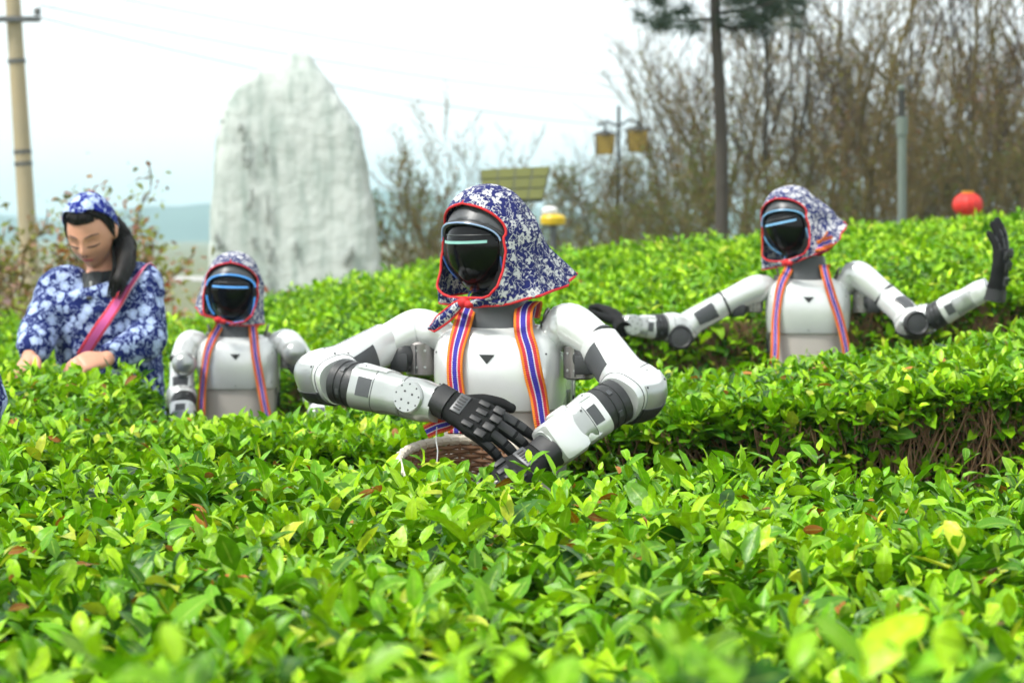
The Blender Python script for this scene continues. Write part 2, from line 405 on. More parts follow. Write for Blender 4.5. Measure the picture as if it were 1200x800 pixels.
def leaf_proto(n, W, fold, curl, twist, wave):
    """a pointed leaf of length 1 along +Y, folded on its midrib; returns verts, tris, across-coordinate"""
    V = []; A = []; y = z = 0.0; ang = curl * -.25; rows = []
    for i in range(n + 1):
        t = i / n
        wd = W * (math.sin(math.pi * t ** .85) ** .72 if 0 < t < 1 else 0)
        tw = twist * t
        if i in (0, n): rows.append([len(V)]); V.append((0, y, z)); A.append(.4)
        else:
            r = []
            for sx in (-1, 0, 1):
                x = sx * wd; up = abs(x) * fold + wave * math.sin(t * 9 + sx * 1.3) * abs(sx)
                V.append((x * math.cos(tw) - up * math.sin(tw) * .5, y - up * math.sin(-ang), z + up * math.cos(ang) + x * math.sin(tw))); A.append(abs(sx)); r.append(len(V) - 1)
            rows.append(r)
        y += math.cos(ang) / n; z -= math.sin(ang) / n; ang += curl / n
    F = []
    for i in range(n):
        a, b = rows[i], rows[i + 1]
        if len(a) == 1: F += [(a[0], b[1], b[0]), (a[0], b[2], b[1])]
        elif len(b) == 1: F += [(a[0], a[1], b[0]), (a[1], a[2], b[0])]
        else:
            for k in (0, 1): F += [(a[k], a[k + 1], b[k + 1]), (a[k], b[k + 1], b[k])]
    return np.array(V), np.array(F), np.array(A)
PR = random.Random(3)
def protos(n, k=14):
    return [leaf_proto(n, PR.uniform(.165, .25), PR.uniform(.1, .5), PR.uniform(-.15, 1.1), PR.uniform(-.7, .7), PR.uniform(0, .05)) for _ in range(k)]
PROTO = {n: protos(n) for n in (2, 3, 4, 6)}

def tri_mesh(name, V, F, col, alpha, mat_):
    me = bpy.data.meshes.new(name)
    me.vertices.add(len(V)); me.vertices.foreach_set('co', np.ascontiguousarray(V, np.float32).ravel())
    me.loops.add(len(F) * 3); me.loops.foreach_set('vertex_index', np.ascontiguousarray(F, np.int32).ravel())
    me.polygons.add(len(F)); me.polygons.foreach_set('loop_start', np.arange(0, len(F) * 3, 3, dtype=np.int32))
    me.update(calc_edges=True)
    me.polygons.foreach_set('use_smooth', np.ones(len(F), bool))
    at = me.color_attributes.new('col', 'FLOAT_COLOR', 'POINT')
    at.data.foreach_set('color', np.concatenate([col, alpha[:, None]], 1).astype(np.float32).ravel())
    me.materials.append(mat_); me.update()
    return me

def basis(az, el, roll):
    """columns X, Y(leaf direction), Z for many leaves"""
    Y = np.stack([np.cos(el) * np.sin(az), np.cos(el) * np.cos(az), np.sin(el)], 1)
    X0 = np.stack([np.cos(az), -np.sin(az), np.zeros_like(az)], 1); Z0 = np.cross(X0, Y)
    X = X0 * np.cos(roll)[:, None] + Z0 * np.sin(roll)[:, None]
    return np.stack([X, Y, np.cross(X, Y)], 2)        # (n,3,3)

def leaves_mesh(name, pos, B, L, col, n, mat_):
    P = PROTO[n]; k = rng.integers(0, len(P), len(pos)); VV, FF, CC, AA = [], [], [], []; base = 0
    for q, (v, f, a) in enumerate(P):
        s = np.where(k == q)[0]
        if not len(s): continue
        vv = np.einsum('nij,vj->nvi', B[s], v) * L[s][:, None, None] + pos[s][:, None, :]
        VV.append(vv.reshape(-1, 3)); FF.append((f[None] + (np.arange(len(s)) * len(v))[:, None, None] + base).reshape(-1, 3))
        CC.append(np.repeat(col[s], len(v), 0)); AA.append(np.tile(a, len(s))); base += len(s) * len(v)
    return tri_mesh(name, np.concatenate(VV), np.concatenate(FF), np.concatenate(CC), np.concatenate(AA), mat_)

def lumps(x, y, s, seed):
    """smooth random heights from a few sine waves"""
    q = np.random.default_rng(seed); z = 0
    for i in range(7):
        a = q.uniform(0, 6.28); f = s * q.uniform(.6, 2.0); z = z + np.sin(f * (x * math.cos(a) + y * math.sin(a)) + q.uniform(0, 6.28))
    return z / 7

PAL = []      # shared meshes for the leaves that are objects of their own
def leaf_objects(parent, pos, B, L, col, name, n=6, mat_=None):
    """leaves that the photograph lets one pick apart: separate objects with shared meshes"""
    cache = {}
    for i in range(len(pos)):
        k = int(rng.integers(0, len(PROTO[n]))); c = tuple(np.round(col[i] * 36) / 36 + .004)
        key = (k, c)
        if key not in cache:
            v, f, a = PROTO[n][k]
            cache[key] = tri_mesh('leaf', v, f, np.repeat(np.array([c]), len(v), 0), a, mat_ or M['leaf'])
        ob = link(name, cache[key], parent)
        m3 = Matrix([list(r) for r in (B[i] * L[i])]); ob.matrix_basis = Matrix.Translation(Vector(pos[i])) @ m3.to_4x4()

def hedge(label, y0, y1, top, half, dens, n, single, seed, lump=.035, scale=1.0, face=0, tall=(), lite=0.0, skirt=.45, leafm='leaf', dry=0, rnd=.20, bare=False, rback=.20):
    """one clipped row of tea bushes from y0 to y1; top(x, y) is its height; half(y) its half width"""
    cy = (y0 + y1) / 2
    root = empty('tea_hedge', (0, cy, gz(0, cy))); off = np.array([0, cy, gz(0, cy)])
    tag(root, label, 'hedge', 'rows of tea bushes')
    def T(x, y):
        e = np.minimum(y - y0, y1 - y); rr = .22; k = np.clip(1 - e / rr, 0, 1)
        return top(x, y) + lumps(x, y, 9, seed) * lump - np.where(y < cy, rnd, rback) * (1 - np.sqrt(np.maximum(0, 1 - k * k * .96)))
    W = max(half(y0), half(y1)); area = 2 * W * (y1 - y0); N = int(area * dens)
    x = rng.uniform(-W, W, N); y = rng.uniform(y0, y1, N)
    keep = np.abs(x) < np.array([half(a) for a in y]); x, y = x[keep], y[keep]
    z = T(x, y) + rng.normal(0, .022, len(x)); depth = rng.random(len(x)) < .34; z[depth] -= rng.uniform(.02, .10, depth.sum())
    lean = rng.uniform(0, 6.28, len(x)); tilt = np.abs(rng.normal(0, .25, len(x))); fsh = np.zeros(len(x))
    if face:      # the side that looks at the camera
        m = int(2 * W * face); xf = rng.uniform(-W, W, m); hh = rng.random(m) ** 1.9 * skirt
        yf = y0 + rng.normal(.03, .035, m) + .0 * hh; zf = T(xf, np.full(m, y0 + .1)) - hh
        gap = lumps(xf * 1.0, hh * 3, 8, seed + 5) > -.02 - .15 * (1 - hh / skirt)
        gap &= (xf < .12) | (hh < .03) | (rng.random(m) < .62) if bare else gap
        xf, yf, zf = xf[gap], yf[gap], zf[gap]
        x = np.concatenate([x, xf]); y = np.concatenate([y, yf]); z = np.concatenate([z, zf]); fsh = np.concatenate([fsh, np.ones(len(xf))])
        lean = np.concatenate([lean, rng.normal(math.pi, .5, len(xf))]); tilt = np.concatenate([tilt, rng.uniform(.5, 1.0, len(xf))])
    for (tx, ty, tz) in tall:
        x = np.append(x, tx); y = np.append(y, ty); z = np.append(z, tz); lean = np.append(lean, rng.uniform(0, 6.28)); tilt = np.append(tilt, .2); fsh = np.append(fsh, 0)
    ns = len(x); nl = 6
    drop = np.array([0, .010, .024, .040, .060, .085]) * scale; elv = np.array([52, 34, 20, 9, -3, -14]); lng = np.array([.036, .050, .060, .067, .066, .060]) * scale
    ax = np.stack([np.sin(tilt) * np.sin(lean), np.sin(tilt) * np.cos(lean), np.cos(tilt)], 1)
    a0 = rng.uniform(0, 6.28, ns); big = rng.uniform(.7, 1.22, ns) * np.where(rng.random(ns) < .12, 1.25, 1.0)
    patchy = .5 + .5 * lumps(x, y, 5, seed + 9)
    pos, az, el, L, col = [], [], [], [], []
    for i in range(nl):
        pos.append(np.stack([x, y, z], 1) - ax * (drop[i] * big)[:, None])
        aa = a0 + i * 2.4 + rng.normal(0, .3, ns); ee = np.radians(elv[i] + rng.normal(0, 17, ns))
        aa = np.where(fsh > 0, np.where(rng.random(ns) < .75, math.pi + rng.normal(0, .9, ns), aa), aa)
        az.append(aa); el.append(ee); L.append(lng[i] * big * rng.uniform(.8, 1.2, ns))
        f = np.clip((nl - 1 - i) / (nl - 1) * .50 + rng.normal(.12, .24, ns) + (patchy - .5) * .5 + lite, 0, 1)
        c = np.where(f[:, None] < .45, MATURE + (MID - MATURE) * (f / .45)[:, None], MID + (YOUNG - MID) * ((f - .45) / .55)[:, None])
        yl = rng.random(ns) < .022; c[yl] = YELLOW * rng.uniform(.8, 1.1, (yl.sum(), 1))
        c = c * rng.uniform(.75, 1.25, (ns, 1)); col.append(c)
    pos = np.concatenate(pos); az = np.concatenate(az); el = np.concatenate(el); L = np.concatenate(L); col = np.concatenate(col)
    B = basis(az, el, rng.normal(0, .35, len(az))); pos = pos - off
    # which of them show largest in the photograph
    wp = pos + off; uu = wp[:, 0] / wp[:, 1] * FPX + 600; vv = 275 + (CAM_Z - wp[:, 2]) / wp[:, 1] * FPX
    inn = (uu > 5) & (uu < 1195) & (vv < 795)
    score = L / wp[:, 1] * np.where(inn, 1, 0) * (1 + 6 * np.clip(wp[:, 2] - T(wp[:, 0], np.clip(wp[:, 1], y0 + .05, y1 - .05)) + .03, -.12, .08)) * (.4 + .6 * np.abs(B[:, 2, 2])) * rng.uniform(.75, 1, len(L))
    order = np.argsort(-score); one = order[:single]; rest = order[single:]
    # a hedge's mass is one part; the leaves one can pick apart are parts of their own
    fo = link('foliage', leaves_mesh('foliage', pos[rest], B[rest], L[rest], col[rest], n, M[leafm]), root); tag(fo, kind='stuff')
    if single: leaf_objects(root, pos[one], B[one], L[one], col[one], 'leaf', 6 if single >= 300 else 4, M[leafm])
    # dry brown leaves caught on top
    if dry:
        dd = []
        while len(dd) < dry:
            a = rng.uniform(-W, W); b = rng.uniform(y0 + .1, y1 - .1)
            u_, v_ = a / b * FPX + 600, 275 + (CAM_Z - float(T(a, b))) / b * FPX
            if 0 < u_ < 1200 and v_ < 800: dd.append((a, b, float(T(a, b)) + rng.uniform(.0, .045)))
        dd = np.array(dd); dB = basis(rng.uniform(0, 6.28, dry), rng.normal(0, .5, dry), rng.normal(0, .7, dry))
        leaf_objects(root, dd - off, dB, rng.uniform(.022, .046, dry), BROWN * rng.uniform(.5, 1.3, (dry, 1)), 'dry_leaf', 6)
    # woody stems
    V, F = [], []; m = int(area * 45 + (2 * W * 460 if face else 0))
    sx = rng.uniform(-W, W, m); sy = rng.uniform(y0 + .05, y1 - .05, m)
    if face: q = int(2 * W * 460); sy[:q] = y0 + np.abs(rng.normal(.0, .045, q)) - .015
    tz = T(sx, np.clip(sy, y0 + .1, y1)) - rng.uniform(.02, .06, m); bz = tz - rng.uniform(.25, .6, m)
    bx = sx + rng.normal(0, .17, m); by = sy + np.abs(rng.normal(0, .05, m)); rad = rng.uniform(.0013, .0040, m)
    c3 = [(math.cos(a), math.sin(a)) for a in (0, 2.1, 4.2)]
    mid = [(bx + sx) / 2 + rng.normal(0, .02, m), (by + sy) / 2, (bz + tz) / 2]
    st = np.zeros((m, 9, 3))
    for r_, (qx, qy, qz, s_) in enumerate([(bx, by, bz, 1.5), (*mid, 1.1), (sx, sy, tz, .7)]):
        for j, (ca, sa) in enumerate(c3): st[:, r_ * 3 + j, 0] = qx + ca * rad * s_; st[:, r_ * 3 + j, 1] = qy + sa * rad * s_; st[:, r_ * 3 + j, 2] = qz
    fs = []
    for r_ in (0, 3):
        for j in range(3): k = (j + 1) % 3; fs += [(r_ + j, r_ + k, r_ + 3 + k), (r_ + j, r_ + 3 + k, r_ + 3 + j)]
    fs = (np.array(fs)[None] + (np.arange(m) * 9)[:, None, None]).reshape(-1, 3)
    sc = np.repeat(np.array([[.1, .05, .02]]), m * 9, 0)
    me = tri_mesh('stems', st.reshape(-1, 3) - off, fs, sc, np.zeros(m * 9), M['stem'])
    tag(link('stems', me, root), kind='stuff')
    # one dark sheet with the row's inner shade in its colour; hides the ground
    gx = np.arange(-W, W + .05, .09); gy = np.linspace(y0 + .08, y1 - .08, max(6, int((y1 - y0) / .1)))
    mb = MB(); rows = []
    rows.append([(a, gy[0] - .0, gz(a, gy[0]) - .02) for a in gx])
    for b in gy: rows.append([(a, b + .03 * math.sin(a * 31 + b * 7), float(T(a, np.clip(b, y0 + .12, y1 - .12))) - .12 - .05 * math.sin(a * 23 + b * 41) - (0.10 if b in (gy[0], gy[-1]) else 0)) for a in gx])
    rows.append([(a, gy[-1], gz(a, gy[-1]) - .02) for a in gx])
    mb.grid([[tuple(np.array(p) - off) for p in r] for r in rows]); mb.build('shade_core', M['core'], root, sharp=None)
    return root

def tab(xs_, zs_):
    return lambda x: np.interp(x, xs_, zs_)
def topA(x, y):
    far = sstep(3.1, 3.85, y)
    return 1.074 + far * (.030 * sstep(-.32, -.55, x) - .018 * sstep(.15, .6, x) - .014 * np.exp(-((x - .02) / .22) ** 2))
bF = tab([-1.6, -1, -.5, 0, .4, 1.2, 1.7, 2.4], [1.05, 1.05, 1.05, 1.09, 1.13, 1.20, 1.26, 1.32])
bB = tab([-2.4, -1.4, -1.09, -1.01, -.7, -.5, 0, .8, 1.3, 1.6, 2.4], [1.11, 1.12, 1.145, .97, .96, 1.0, 1.07, 1.145, 1.215, 1.275, 1.36])
def topB(x, y): t = sstep(4.75, 6.15, y); return bF(x) * (1 - t) + bB(x) * t
cT = tab([-2.6, -1.5, -.85, -.49, 0, 1, 2, 3], [1.02, 1.06, 1.15, 1.25, 1.31, 1.40, 1.48, 1.54])
def topC(x, y): return cT(x) - .09 * (1 - sstep(7.5, 9.0, y))
dT = tab([-3.2, -1.9, -1.5, -1.35, -.86, -.6, .46, 1.83, 2.75, 3.6], [1.03, 1.05, 1.08, 1.16, 1.29, 1.33, 1.44, 1.55, 1.63, 1.68])
def topD(x, y): return dT(x) - .10 * (1 - sstep(9.5, 11.2, y))
tallA = []
for (a, py, d) in [(120, 772, 1.5), (165, 768, 1.45), (205, 780, 1.4), (330, 772, 1.5), (420, 782, 1.4), (520, 778, 1.45), (585, 786, 1.4), (640, 790, 1.4), (770, 768, 1.42), (800, 757, 1.4), (835, 764, 1.44), (860, 776, 1.4), (1010, 778, 1.5), (1060, 766, 1.5), (1110, 772, 1.45), (1150, 780, 1.4), (20, 790, 1.5), (930, 788, 1.45)]:
    p = PX(a, py, d); tallA.append((p.x, d, p.z))
for (a, py, d) in [(200, 556, 3.75), (385, 547, 3.8), (430, 552, 3.8), (652, 552, 3.8), (735, 540, 3.8), (905, 535, 3.8), (960, 528, 3.85), (275, 562, 3.7), (1130, 540, 3.8)]:
    p = PX(a, py, d); tallA.append((p.x, d, p.z))
hedge('wide foreground tea hedge filling the bottom of the picture', 1.0, 4.02, topA, lambda y: .30 * y + .55, 1650, 4, 300, 21, .040, .98, tall=tallA, dry=120, rback=.10)
hedge('second tea hedge, behind the main robot, bare stems showing on its front', 4.78, 6.2, topB, lambda y: .27 * y + .6, 1250, 3, 300, 33, .03, .94, face=1050, skirt=.34, rnd=.05, dry=80, bare=True)
hedge('third tea hedge, just behind the two far robots', 7.55, 9.1, topC, lambda y: .27 * y + .7, 760, 3, 160, 45, .04, .98, face=1000, lite=.06, leafm='leaf_far', dry=14)
hedge('farthest tea hedge, along the crest below the bare trees', 9.45, 11.7, topD, lambda y: .27 * y + .8, 620, 2, 100, 57, .05, 1.05, face=500, lite=.10, leafm='leaf_far', dry=8)
# ------------------------------------------------------------------ robots
TORSO = [(.93, .108, .080), (1.0, .110, .082), (1.1, .119, .086), (1.185, .124, .086)]
CHEST = [(1.176, .126, .088), (1.180, .131, .093), (1.20, .135, .097), (1.25, .140, .101), (1.30, .140, .099), (1.328, .131, .090), (1.346, .112, .076), (1.356, .086, .060), (1.359, .06, .045)]
def chest_front(x, z, off=0.0):
    z_ = [c[0] for c in CHEST]; hw = np.interp(z, z_, [c[1] for c in CHEST]); hd = np.interp(z, z_, [c[2] for c in CHEST])
    k = max(0.0, 1 - abs(x / hw) ** 3.2) ** (1 / 3.2)
    return -(hd * k + off)
def loft(mb, secs, e=3.2, n=48, yc=0.0, xc=0.0):
    rows = []
    for z, a, b in secs:
        r = []
        for j in range(n):
            q = 2 * math.pi * j / n; c, s = math.cos(q), math.sin(q)
            r.append((xc + a * math.copysign(abs(c) ** (2 / e), c), yc + b * math.copysign(abs(s) ** (2 / e), s), z))
        rows.append(r)
    return mb.grid(rows, True, True, True)

# --- head: an egg-shaped helmet with a recessed visor
HA, HB, HC = .092, .102, .116
def head_r(z):
    return 1 - .20 * max(0.0, -z / HC) ** 1.6
def head_y(x, z, off=0.0):
    q = 1 - (x / ((HA + off) * head_r(z))) ** 2 - (z / (HC + off)) ** 2
    return -(HB + off) * math.sqrt(max(0.0, q))
FACE = [(0, .058), (.032, .055), (.063, .044), (.081, .024), (.0830, -.004), (.077, -.046), (.067, -.077), (.045, -.100), (0, -.108)]
def face_loop(off=0.0, n=72, k=1.0):
    P = [Vector((x, z, 0)) for x, z in FACE]
    half = [crom(P, i / (n // 2)) for i in range(n // 2 + 1)]
    pts = [(p.x * k, p.y * k) for p in half] + [(-p.x * k, p.y * k) for p in half[-2:0:-1]]
    return [Vector((x, head_y(x, z, off), z)) for x, z in pts]
def in_face(x, z):
    ws = [(b, a) for a, b in FACE][::-1]; zz_ = [a for a, b in ws]; ww = [b for a, b in ws]
    return zz_[0] < z < zz_[-1] and abs(x) < np.interp(z, zz_, ww)

def build_head(root, loc, rot, leds, led_r=.0028):
    mb = MB(); n, m = 72, 48; rows = []
    for i in range(m + 1):
        p = lerp(-math.pi / 2 + .02, math.pi / 2 - .02, i / m); r = []
        for j in range(n):
            a = 2 * math.pi * j / n; z = HC * math.sin(p); kx = HA * math.cos(p) * head_r(z)
            x = kx * math.sin(a); y = -HB * math.cos(p) * math.cos(a) * (1.0 if math.cos(a) > 0 else 1.08)
            if y < 0 and in_face(x, z): y += .012          # the visor lies a little behind the rim
            r.append((x, y, z))
        rows.append(r)
    mb.grid(rows, True, True, True)
    head = mb.build('head', M['graphite'], root, sharp=None); head.location = loc; head.rotation_euler = rot
    # glossy visor inside the rim
    mb = MB(); L = face_loop(-.004, 72, .985); rows = []
    for k in np.linspace(1, .02, 14):
        rows.append([Vector((p.x * k, head_y(p.x * k, (p.z + .02) * k - .02, -.006), (p.z + .02) * k - .02)) for p in L])
    mb.grid(rows, True, False, True); mb.build('visor', M['visor'], head, sharp=None)
    mb = MB(); mb.ring(face_loop(.001), .0055, 8); mb.build('visor_rim', M['black'], head)
    L = face_loop(.006, 96); m_ = len(L)
    def arc(i0, i1, r, nm, mt):
        idx = [i % m_ for i in range(i0, i1 + 1)]
        q = MB(); q.tube([L[i] for i in idx], r, 8); q.build(nm, mt, head)
    arc(-20, 20, led_r, 'brow_light', leds[0]); arc(26, 70, led_r, 'chin_light', leds[2])
    # light bar across the visor
    q = MB(); rows = []
    for dz in (-.0029, -.0019, .0019, .0029):
        rows.append([Vector((x, head_y(x, .016 + dz, -.006) - (.004 if abs(dz) < .004 else .0), .016 + dz)) for x in np.linspace(-.060, .060, 17)])
    q.grid(rows); q.build('light_bar', leds[1], head)
    q = MB()      # seam of the visor's upper lip
    q.tube([Vector((x, head_y(x, .031 - .4 * x * x, -.006) - .001, .031 - .4 * x * x)) for x in np.linspace(-.062, .062, 21)], .0012, 6); q.build('visor_seam', M['graphite'], head)
    return head

def build_hood(root, loc, rot, cl, hem=-.135, side=.02, back=.06, tip=(0.0, 0.0, .0), top_z=.095, ang=74, fold=.004, drop_back=0.0, tail=None, wid=1.0, gap=1.0):
    """headscarf over the helmet: open at the face, closed under the chin, hem flaring at the back"""
    A, Bk, Bf, Cz = .100 * wid, .118, .110, .131
    z0, hh = -.012, top_z + .012
    fz = [b_ for a_, b_ in FACE][::-1]; fw = [a_ for a_, b_ in FACE][::-1]
    def half_open(z):
        if z > top_z or z < -.116: return 0.0
        if z > .026: o_ = .089 * math.sqrt(max(0.0, 1 - ((z - .026) / (top_z - .026)) ** 2))
        else: o_ = (float(np.interp(z, fz, fw)) + .0065) * min(1.0, (z + .116) / .010)
        k_ = A * (math.sqrt(max(.01, 1 - (z / Cz) ** 2)) if z > 0 else 1.0)
        return math.asin(min(.985, gap * o_ / k_))
    nr, nc = 46, 80; rows = []
    for i in range(nr + 1):
        f = i / nr; r = []
        for j in range(nc + 1):
            s = lerp(-1, 1, j / nc); hz = hem + drop_back * (1 - abs(s)) ** 1.5 + tip[2] * math.exp(-((s - tip[0]) / .30) ** 2)
            z = Cz * math.cos(f * math.pi * .5 * 1.0) if False else lerp(Cz - .0005, hz, f ** 1.15)
            th = half_open(z); az = math.pi + s * (math.pi - th)
            if z > 0: k = math.sqrt(max(0.0, 1 - (z / Cz) ** 2)); wx, wb, wf = A * k, Bk * k, Bf * k
            else:
                q = min(1.3, -z / .14); wx = A + side * q ** 1.4; wb = Bk + back * q ** 1.2; wf = Bf - .045 * max(0, q - .55) / .45
            cx = math.sin(az); cy = -math.cos(az)
            rad = 1 + tip[1] * math.exp(-((s - tip[0]) / .30) ** 2) * (max(0.0, f - .25) / .75) ** 1.6
            fl = fold * math.sin(11 * az + 5 * f + 1.7 * math.sin(3 * az)) * max(0, f - .35) * 2.2 + .003 * math.sin(6 * f + 4 * az) * f + .0055 * noise.noise(Vector((cx * 2.2, cy * 2.2, z * 22)))
            x = cx * (wx + fl) * rad; y = cy * ((wb if cy > 0 else wf) + fl) * rad
            r.append(Vector((x, y, z)))
        rows.append(r)
    mb = MB(); mb.grid(rows); hood = mb.build('headscarf', cl, root, sharp=None); hood.location = loc; hood.rotation_euler = rot
    sm = hood.modifiers.new('thick', 'SOLIDIFY'); sm.thickness = .003; sm.offset = 0
    L = [r[0] for r in rows]; Rr = [r[-1] for r in rows]
    k0 = next(i for i in range(nr) if half_open(rows[i + 2][0].z) > 0.05)
    k1 = next((i for i in range(k0 + 4, nr) if half_open(rows[i][0].z) < .06), nr)
    loop = L[k0:k1] + Rr[k0:k1][::-1]
    q = MB(); q.ring(loop, .0029, 8); q.build('face_piping', M['piping'], hood)
    q = MB(); q.tube(rows[-1][::2], .0029, 8); q.build('hem_piping', M['piping'], hood)
    # knot under the chin
    kp = (L[min(k1, nr)] + Rr[min(k1, nr)] + rows[-1][0] + rows[-1][-1]) / 4 + Vector((0, -.010, .004))
    q = MB(); q.ball(kp, (.015, .011, .012), 14, 10); q.ball(kp + Vector((.016, -.002, -.004)), (.012, .008, .009), 12, 8); q.build('knot', M['piping'], hood)
    if tail:      # free end of the scarf: a pointed piece with red edges
        P = [kp] + [kp + Vector(t) for t in tail[0]]; Wd = tail[1]; sdv = Vector(tail[2]).normalized(); G = []; n_ = 14
        for i in range(n_ + 1):
            t = i / n_; c = crom(P, t); wd = linv(Wd, t)
            G.append([c + sdv * wd * u + Vector((0, -.004 * math.cos(u * 2), 0)) for u in np.linspace(-1, 1, 7)])
        q = MB(); q.grid(G); tl = q.build('scarf_end', cl, hood, sharp=None)
        sm = tl.modifiers.new('thick', 'SOLIDIFY'); sm.thickness = .0025; sm.offset = 0
        q = MB(); q.ring([g_[0] for g_ in G] + [g_[-1] for g_ in G][::-1], .003, 6); q.build('end_piping', M['piping'], hood)
    return hood

def ribbon(name, parent, pts, wdir, width, mt, n=40, thick=.0016, curl=0.0):
    """flat woven band along pts; wdir: direction(s) of its width"""
    P = [Vector(p) for p in pts]; wd = [Vector(w_) for w_ in (wdir if isinstance(wdir, list) else [wdir] * len(P))]
    rows, uv = [], []; ln = 0; prev = None
    for i in range(n + 1):
        t = i / n; c = crom(P, t); w_ = crom(wd, t)
        T = (crom(P, min(1, t + .01)) - crom(P, max(0, t - .01))).normalized(); w_ = (w_ - T * w_.dot(T)).normalized(); nn = T.cross(w_)
        if prev: ln += (c - prev).length
        prev = c
        c = c + nn * (.0018 * math.sin(t * 17 + width * 900) * (1 if n > 30 else .3)); w_ = (w_ + nn * .10 * math.sin(t * 11 + 1.3)).normalized()
        rows.append([c + w_ * (u * width / 2) + nn * (curl * (u * u)) for u in np.linspace(-1, 1, 9)]); uv += [((u + 1) / 2, ln) for u in np.linspace(-1, 1, 9)]
    mb = MB(); mb.grid(rows); o_ = mb.build(name, mt, parent, sharp=None, uv=uv, flip=False)
    sm = o_.modifiers.new('thick', 'SOLIDIFY'); sm.thickness = thick; sm.offset = 0
    return o_

def basis3(X, Zhint):
    X = Vector(X).normalized(); Z = Vector(Zhint); Z = (Z - X * Z.dot(X)).normalized(); Y = Z.cross(X)
    return Matrix((X, Y, Z)).transposed()

def build_hand(root, wrist, X, Z, right=True, curl=(.35, .45, .5, .6), thumb=.35, spread=1.0, scale=1.0, thumb_out=.75, detail=True):
    """gloved hand: +X along the fingers, +Z back of the hand, thumb on +Y for a right hand"""
    sg = 1 if right else -1
    B3 = basis3(X, Z); Mx = Matrix.Translation(Vector(wrist)) @ B3.to_4x4() @ Matrix.Scale(scale, 4)
    def tf(p): return Vector((p[0], p[1] * sg, p[2]))
    def put(mb, nm, mt, par, **k):
        o_ = mb.build(nm, mt, par, **k)
        return o_
    palm = Sweep([(-.045, 0, 0), (-.02, 0, 0), (.02, 0, .002), (.06, 0, .003), (.095, 0, 0), (.106, 0, -.002)], [.033, .031, .038, .045, .044, .036], [.029, .026, .022, .021, .017, .011], 2.7, up=(0, 0, 1))
    mb = MB(); palm.mesh(mb, nt=26, n=28, r1=.006); mb.v = [tuple(tf(p)) for p in mb.v]
    hand = mb.build('glove', M['glove'], root); hand.matrix_basis = Mx
    mb = MB(); cf = Sweep([(-.046, 0, 0), (-.012, 0, 0)], [.0335, .033], [.0295, .028], 2.6); cf.mesh(mb, nt=4, off=.0012)
    put(mb, 'cuff', M['rubber'] if detail else M['glove'], hand)
    base = [(.088, .033, 0, .082, .0118), (.094, .011, .003, .092, .0122), (.091, -.012, .002, .086, .0118), (.083, -.033, -.002, .068, .0105)]
    for i, (bx, by, bz, ln, r0) in enumerate(base):
        p = Vector((bx - .018, by, bz)); a = .06; yaw = (by / .033) * .10 * spread; pts = [p.copy()]; seg = [.020, .44 * ln, .31 * ln, .25 * ln]
        for k, s_ in enumerate(seg):
            if k > 0: a += curl[i] * (1.0 if k < 3 else .75)
            p = p + Vector((math.cos(a) * math.cos(yaw), math.sin(yaw), -math.sin(a))) * s_; pts.append(p.copy())
        sw = Sweep(pts, [r0 * 1.05, r0 * 1.06, r0 * 1.04, r0 * .96, r0 * .82], None, 2.2); mb = MB(); sw.mesh(mb, nt=18, n=14, r1=r0 * .8)
        mb.v = [tuple(tf(q)) for q in mb.v]; put(mb, 'finger', M['glove'], hand)
        if detail:
            for (t0, t1) in ((.30, .52), (.57, .74)):
                mb = MB(); a_ = sw.ang((t0 + t1) / 2, (0, 0, 1)); sw.patch(mb, t0, t1, a_ - .7, a_ + .7, .0014, .003, 6, 6)
                mb.v = [tuple(tf(q)) for q in mb.v]; put(mb, 'finger_guard', M['rubber'], hand, sharp=50)
    p0 = Vector((.012, .026, -.006)); d0 = Vector((math.cos(thumb_out), math.sin(thumb_out), -.25)).normalized()
    d1 = (d0 + Vector((.55, -.25, -.10)) * thumb).normalized(); d2 = (d1 + Vector((.5, -.35, -.12)) * thumb).normalized()
    pts = [p0, p0 + d0 * .034, p0 + d0 * .034 + d1 * .036, p0 + d0 * .034 + d1 * .036 + d2 * .030]
    sw = Sweep(pts, [.017, .0155, .0135, .0105], None, 2.2); mb = MB(); sw.mesh(mb, nt=16, n=14, r1=.009); mb.v = [tuple(tf(q)) for q in mb.v]; put(mb, 'thumb', M['glove'], hand)
    if detail:
        # moulded guard over the knuckles and the fastening strap with its patch
        for i, (bx, by, bz, ln, r0) in enumerate(base):
            mb = MB(); mb.box(tf((bx + .004, by, .0205 + bz * .6)), (.012, .0085, .0030), None, .0025); put(mb, 'knuckle_guard', M['rubber'], hand)
            mb = MB(); mb.box(tf((bx - .030, by * .9, .0245)), (.0125, .0058, .0016), None, .0014); put(mb, 'back_guard', M['rubber'], hand)
        mb = MB(); mb.box(tf((.014, .004, .0225)), (.013, .024, .003), None, .002); put(mb, 'strap_patch', M['graphite'], hand)
        for k in range(5):
            mb = MB(); mb.box(tf((.014, -.011 + k * .0075, .0262)), (.0075, .0016, .0008)); put(mb, 'patch_mark', M['rubber'], hand)
    return hand

def screw(mb, p, nrm, r=.0022):
    n_ = Vector(nrm).normalized(); M4 = n_.to_track_quat('Z', 'Y').to_matrix().to_4x4(); M4.translation = Vector(p)
    mb.lathe([(r, -.001), (r, .0008), (r * .6, .0012)], M4, 8)

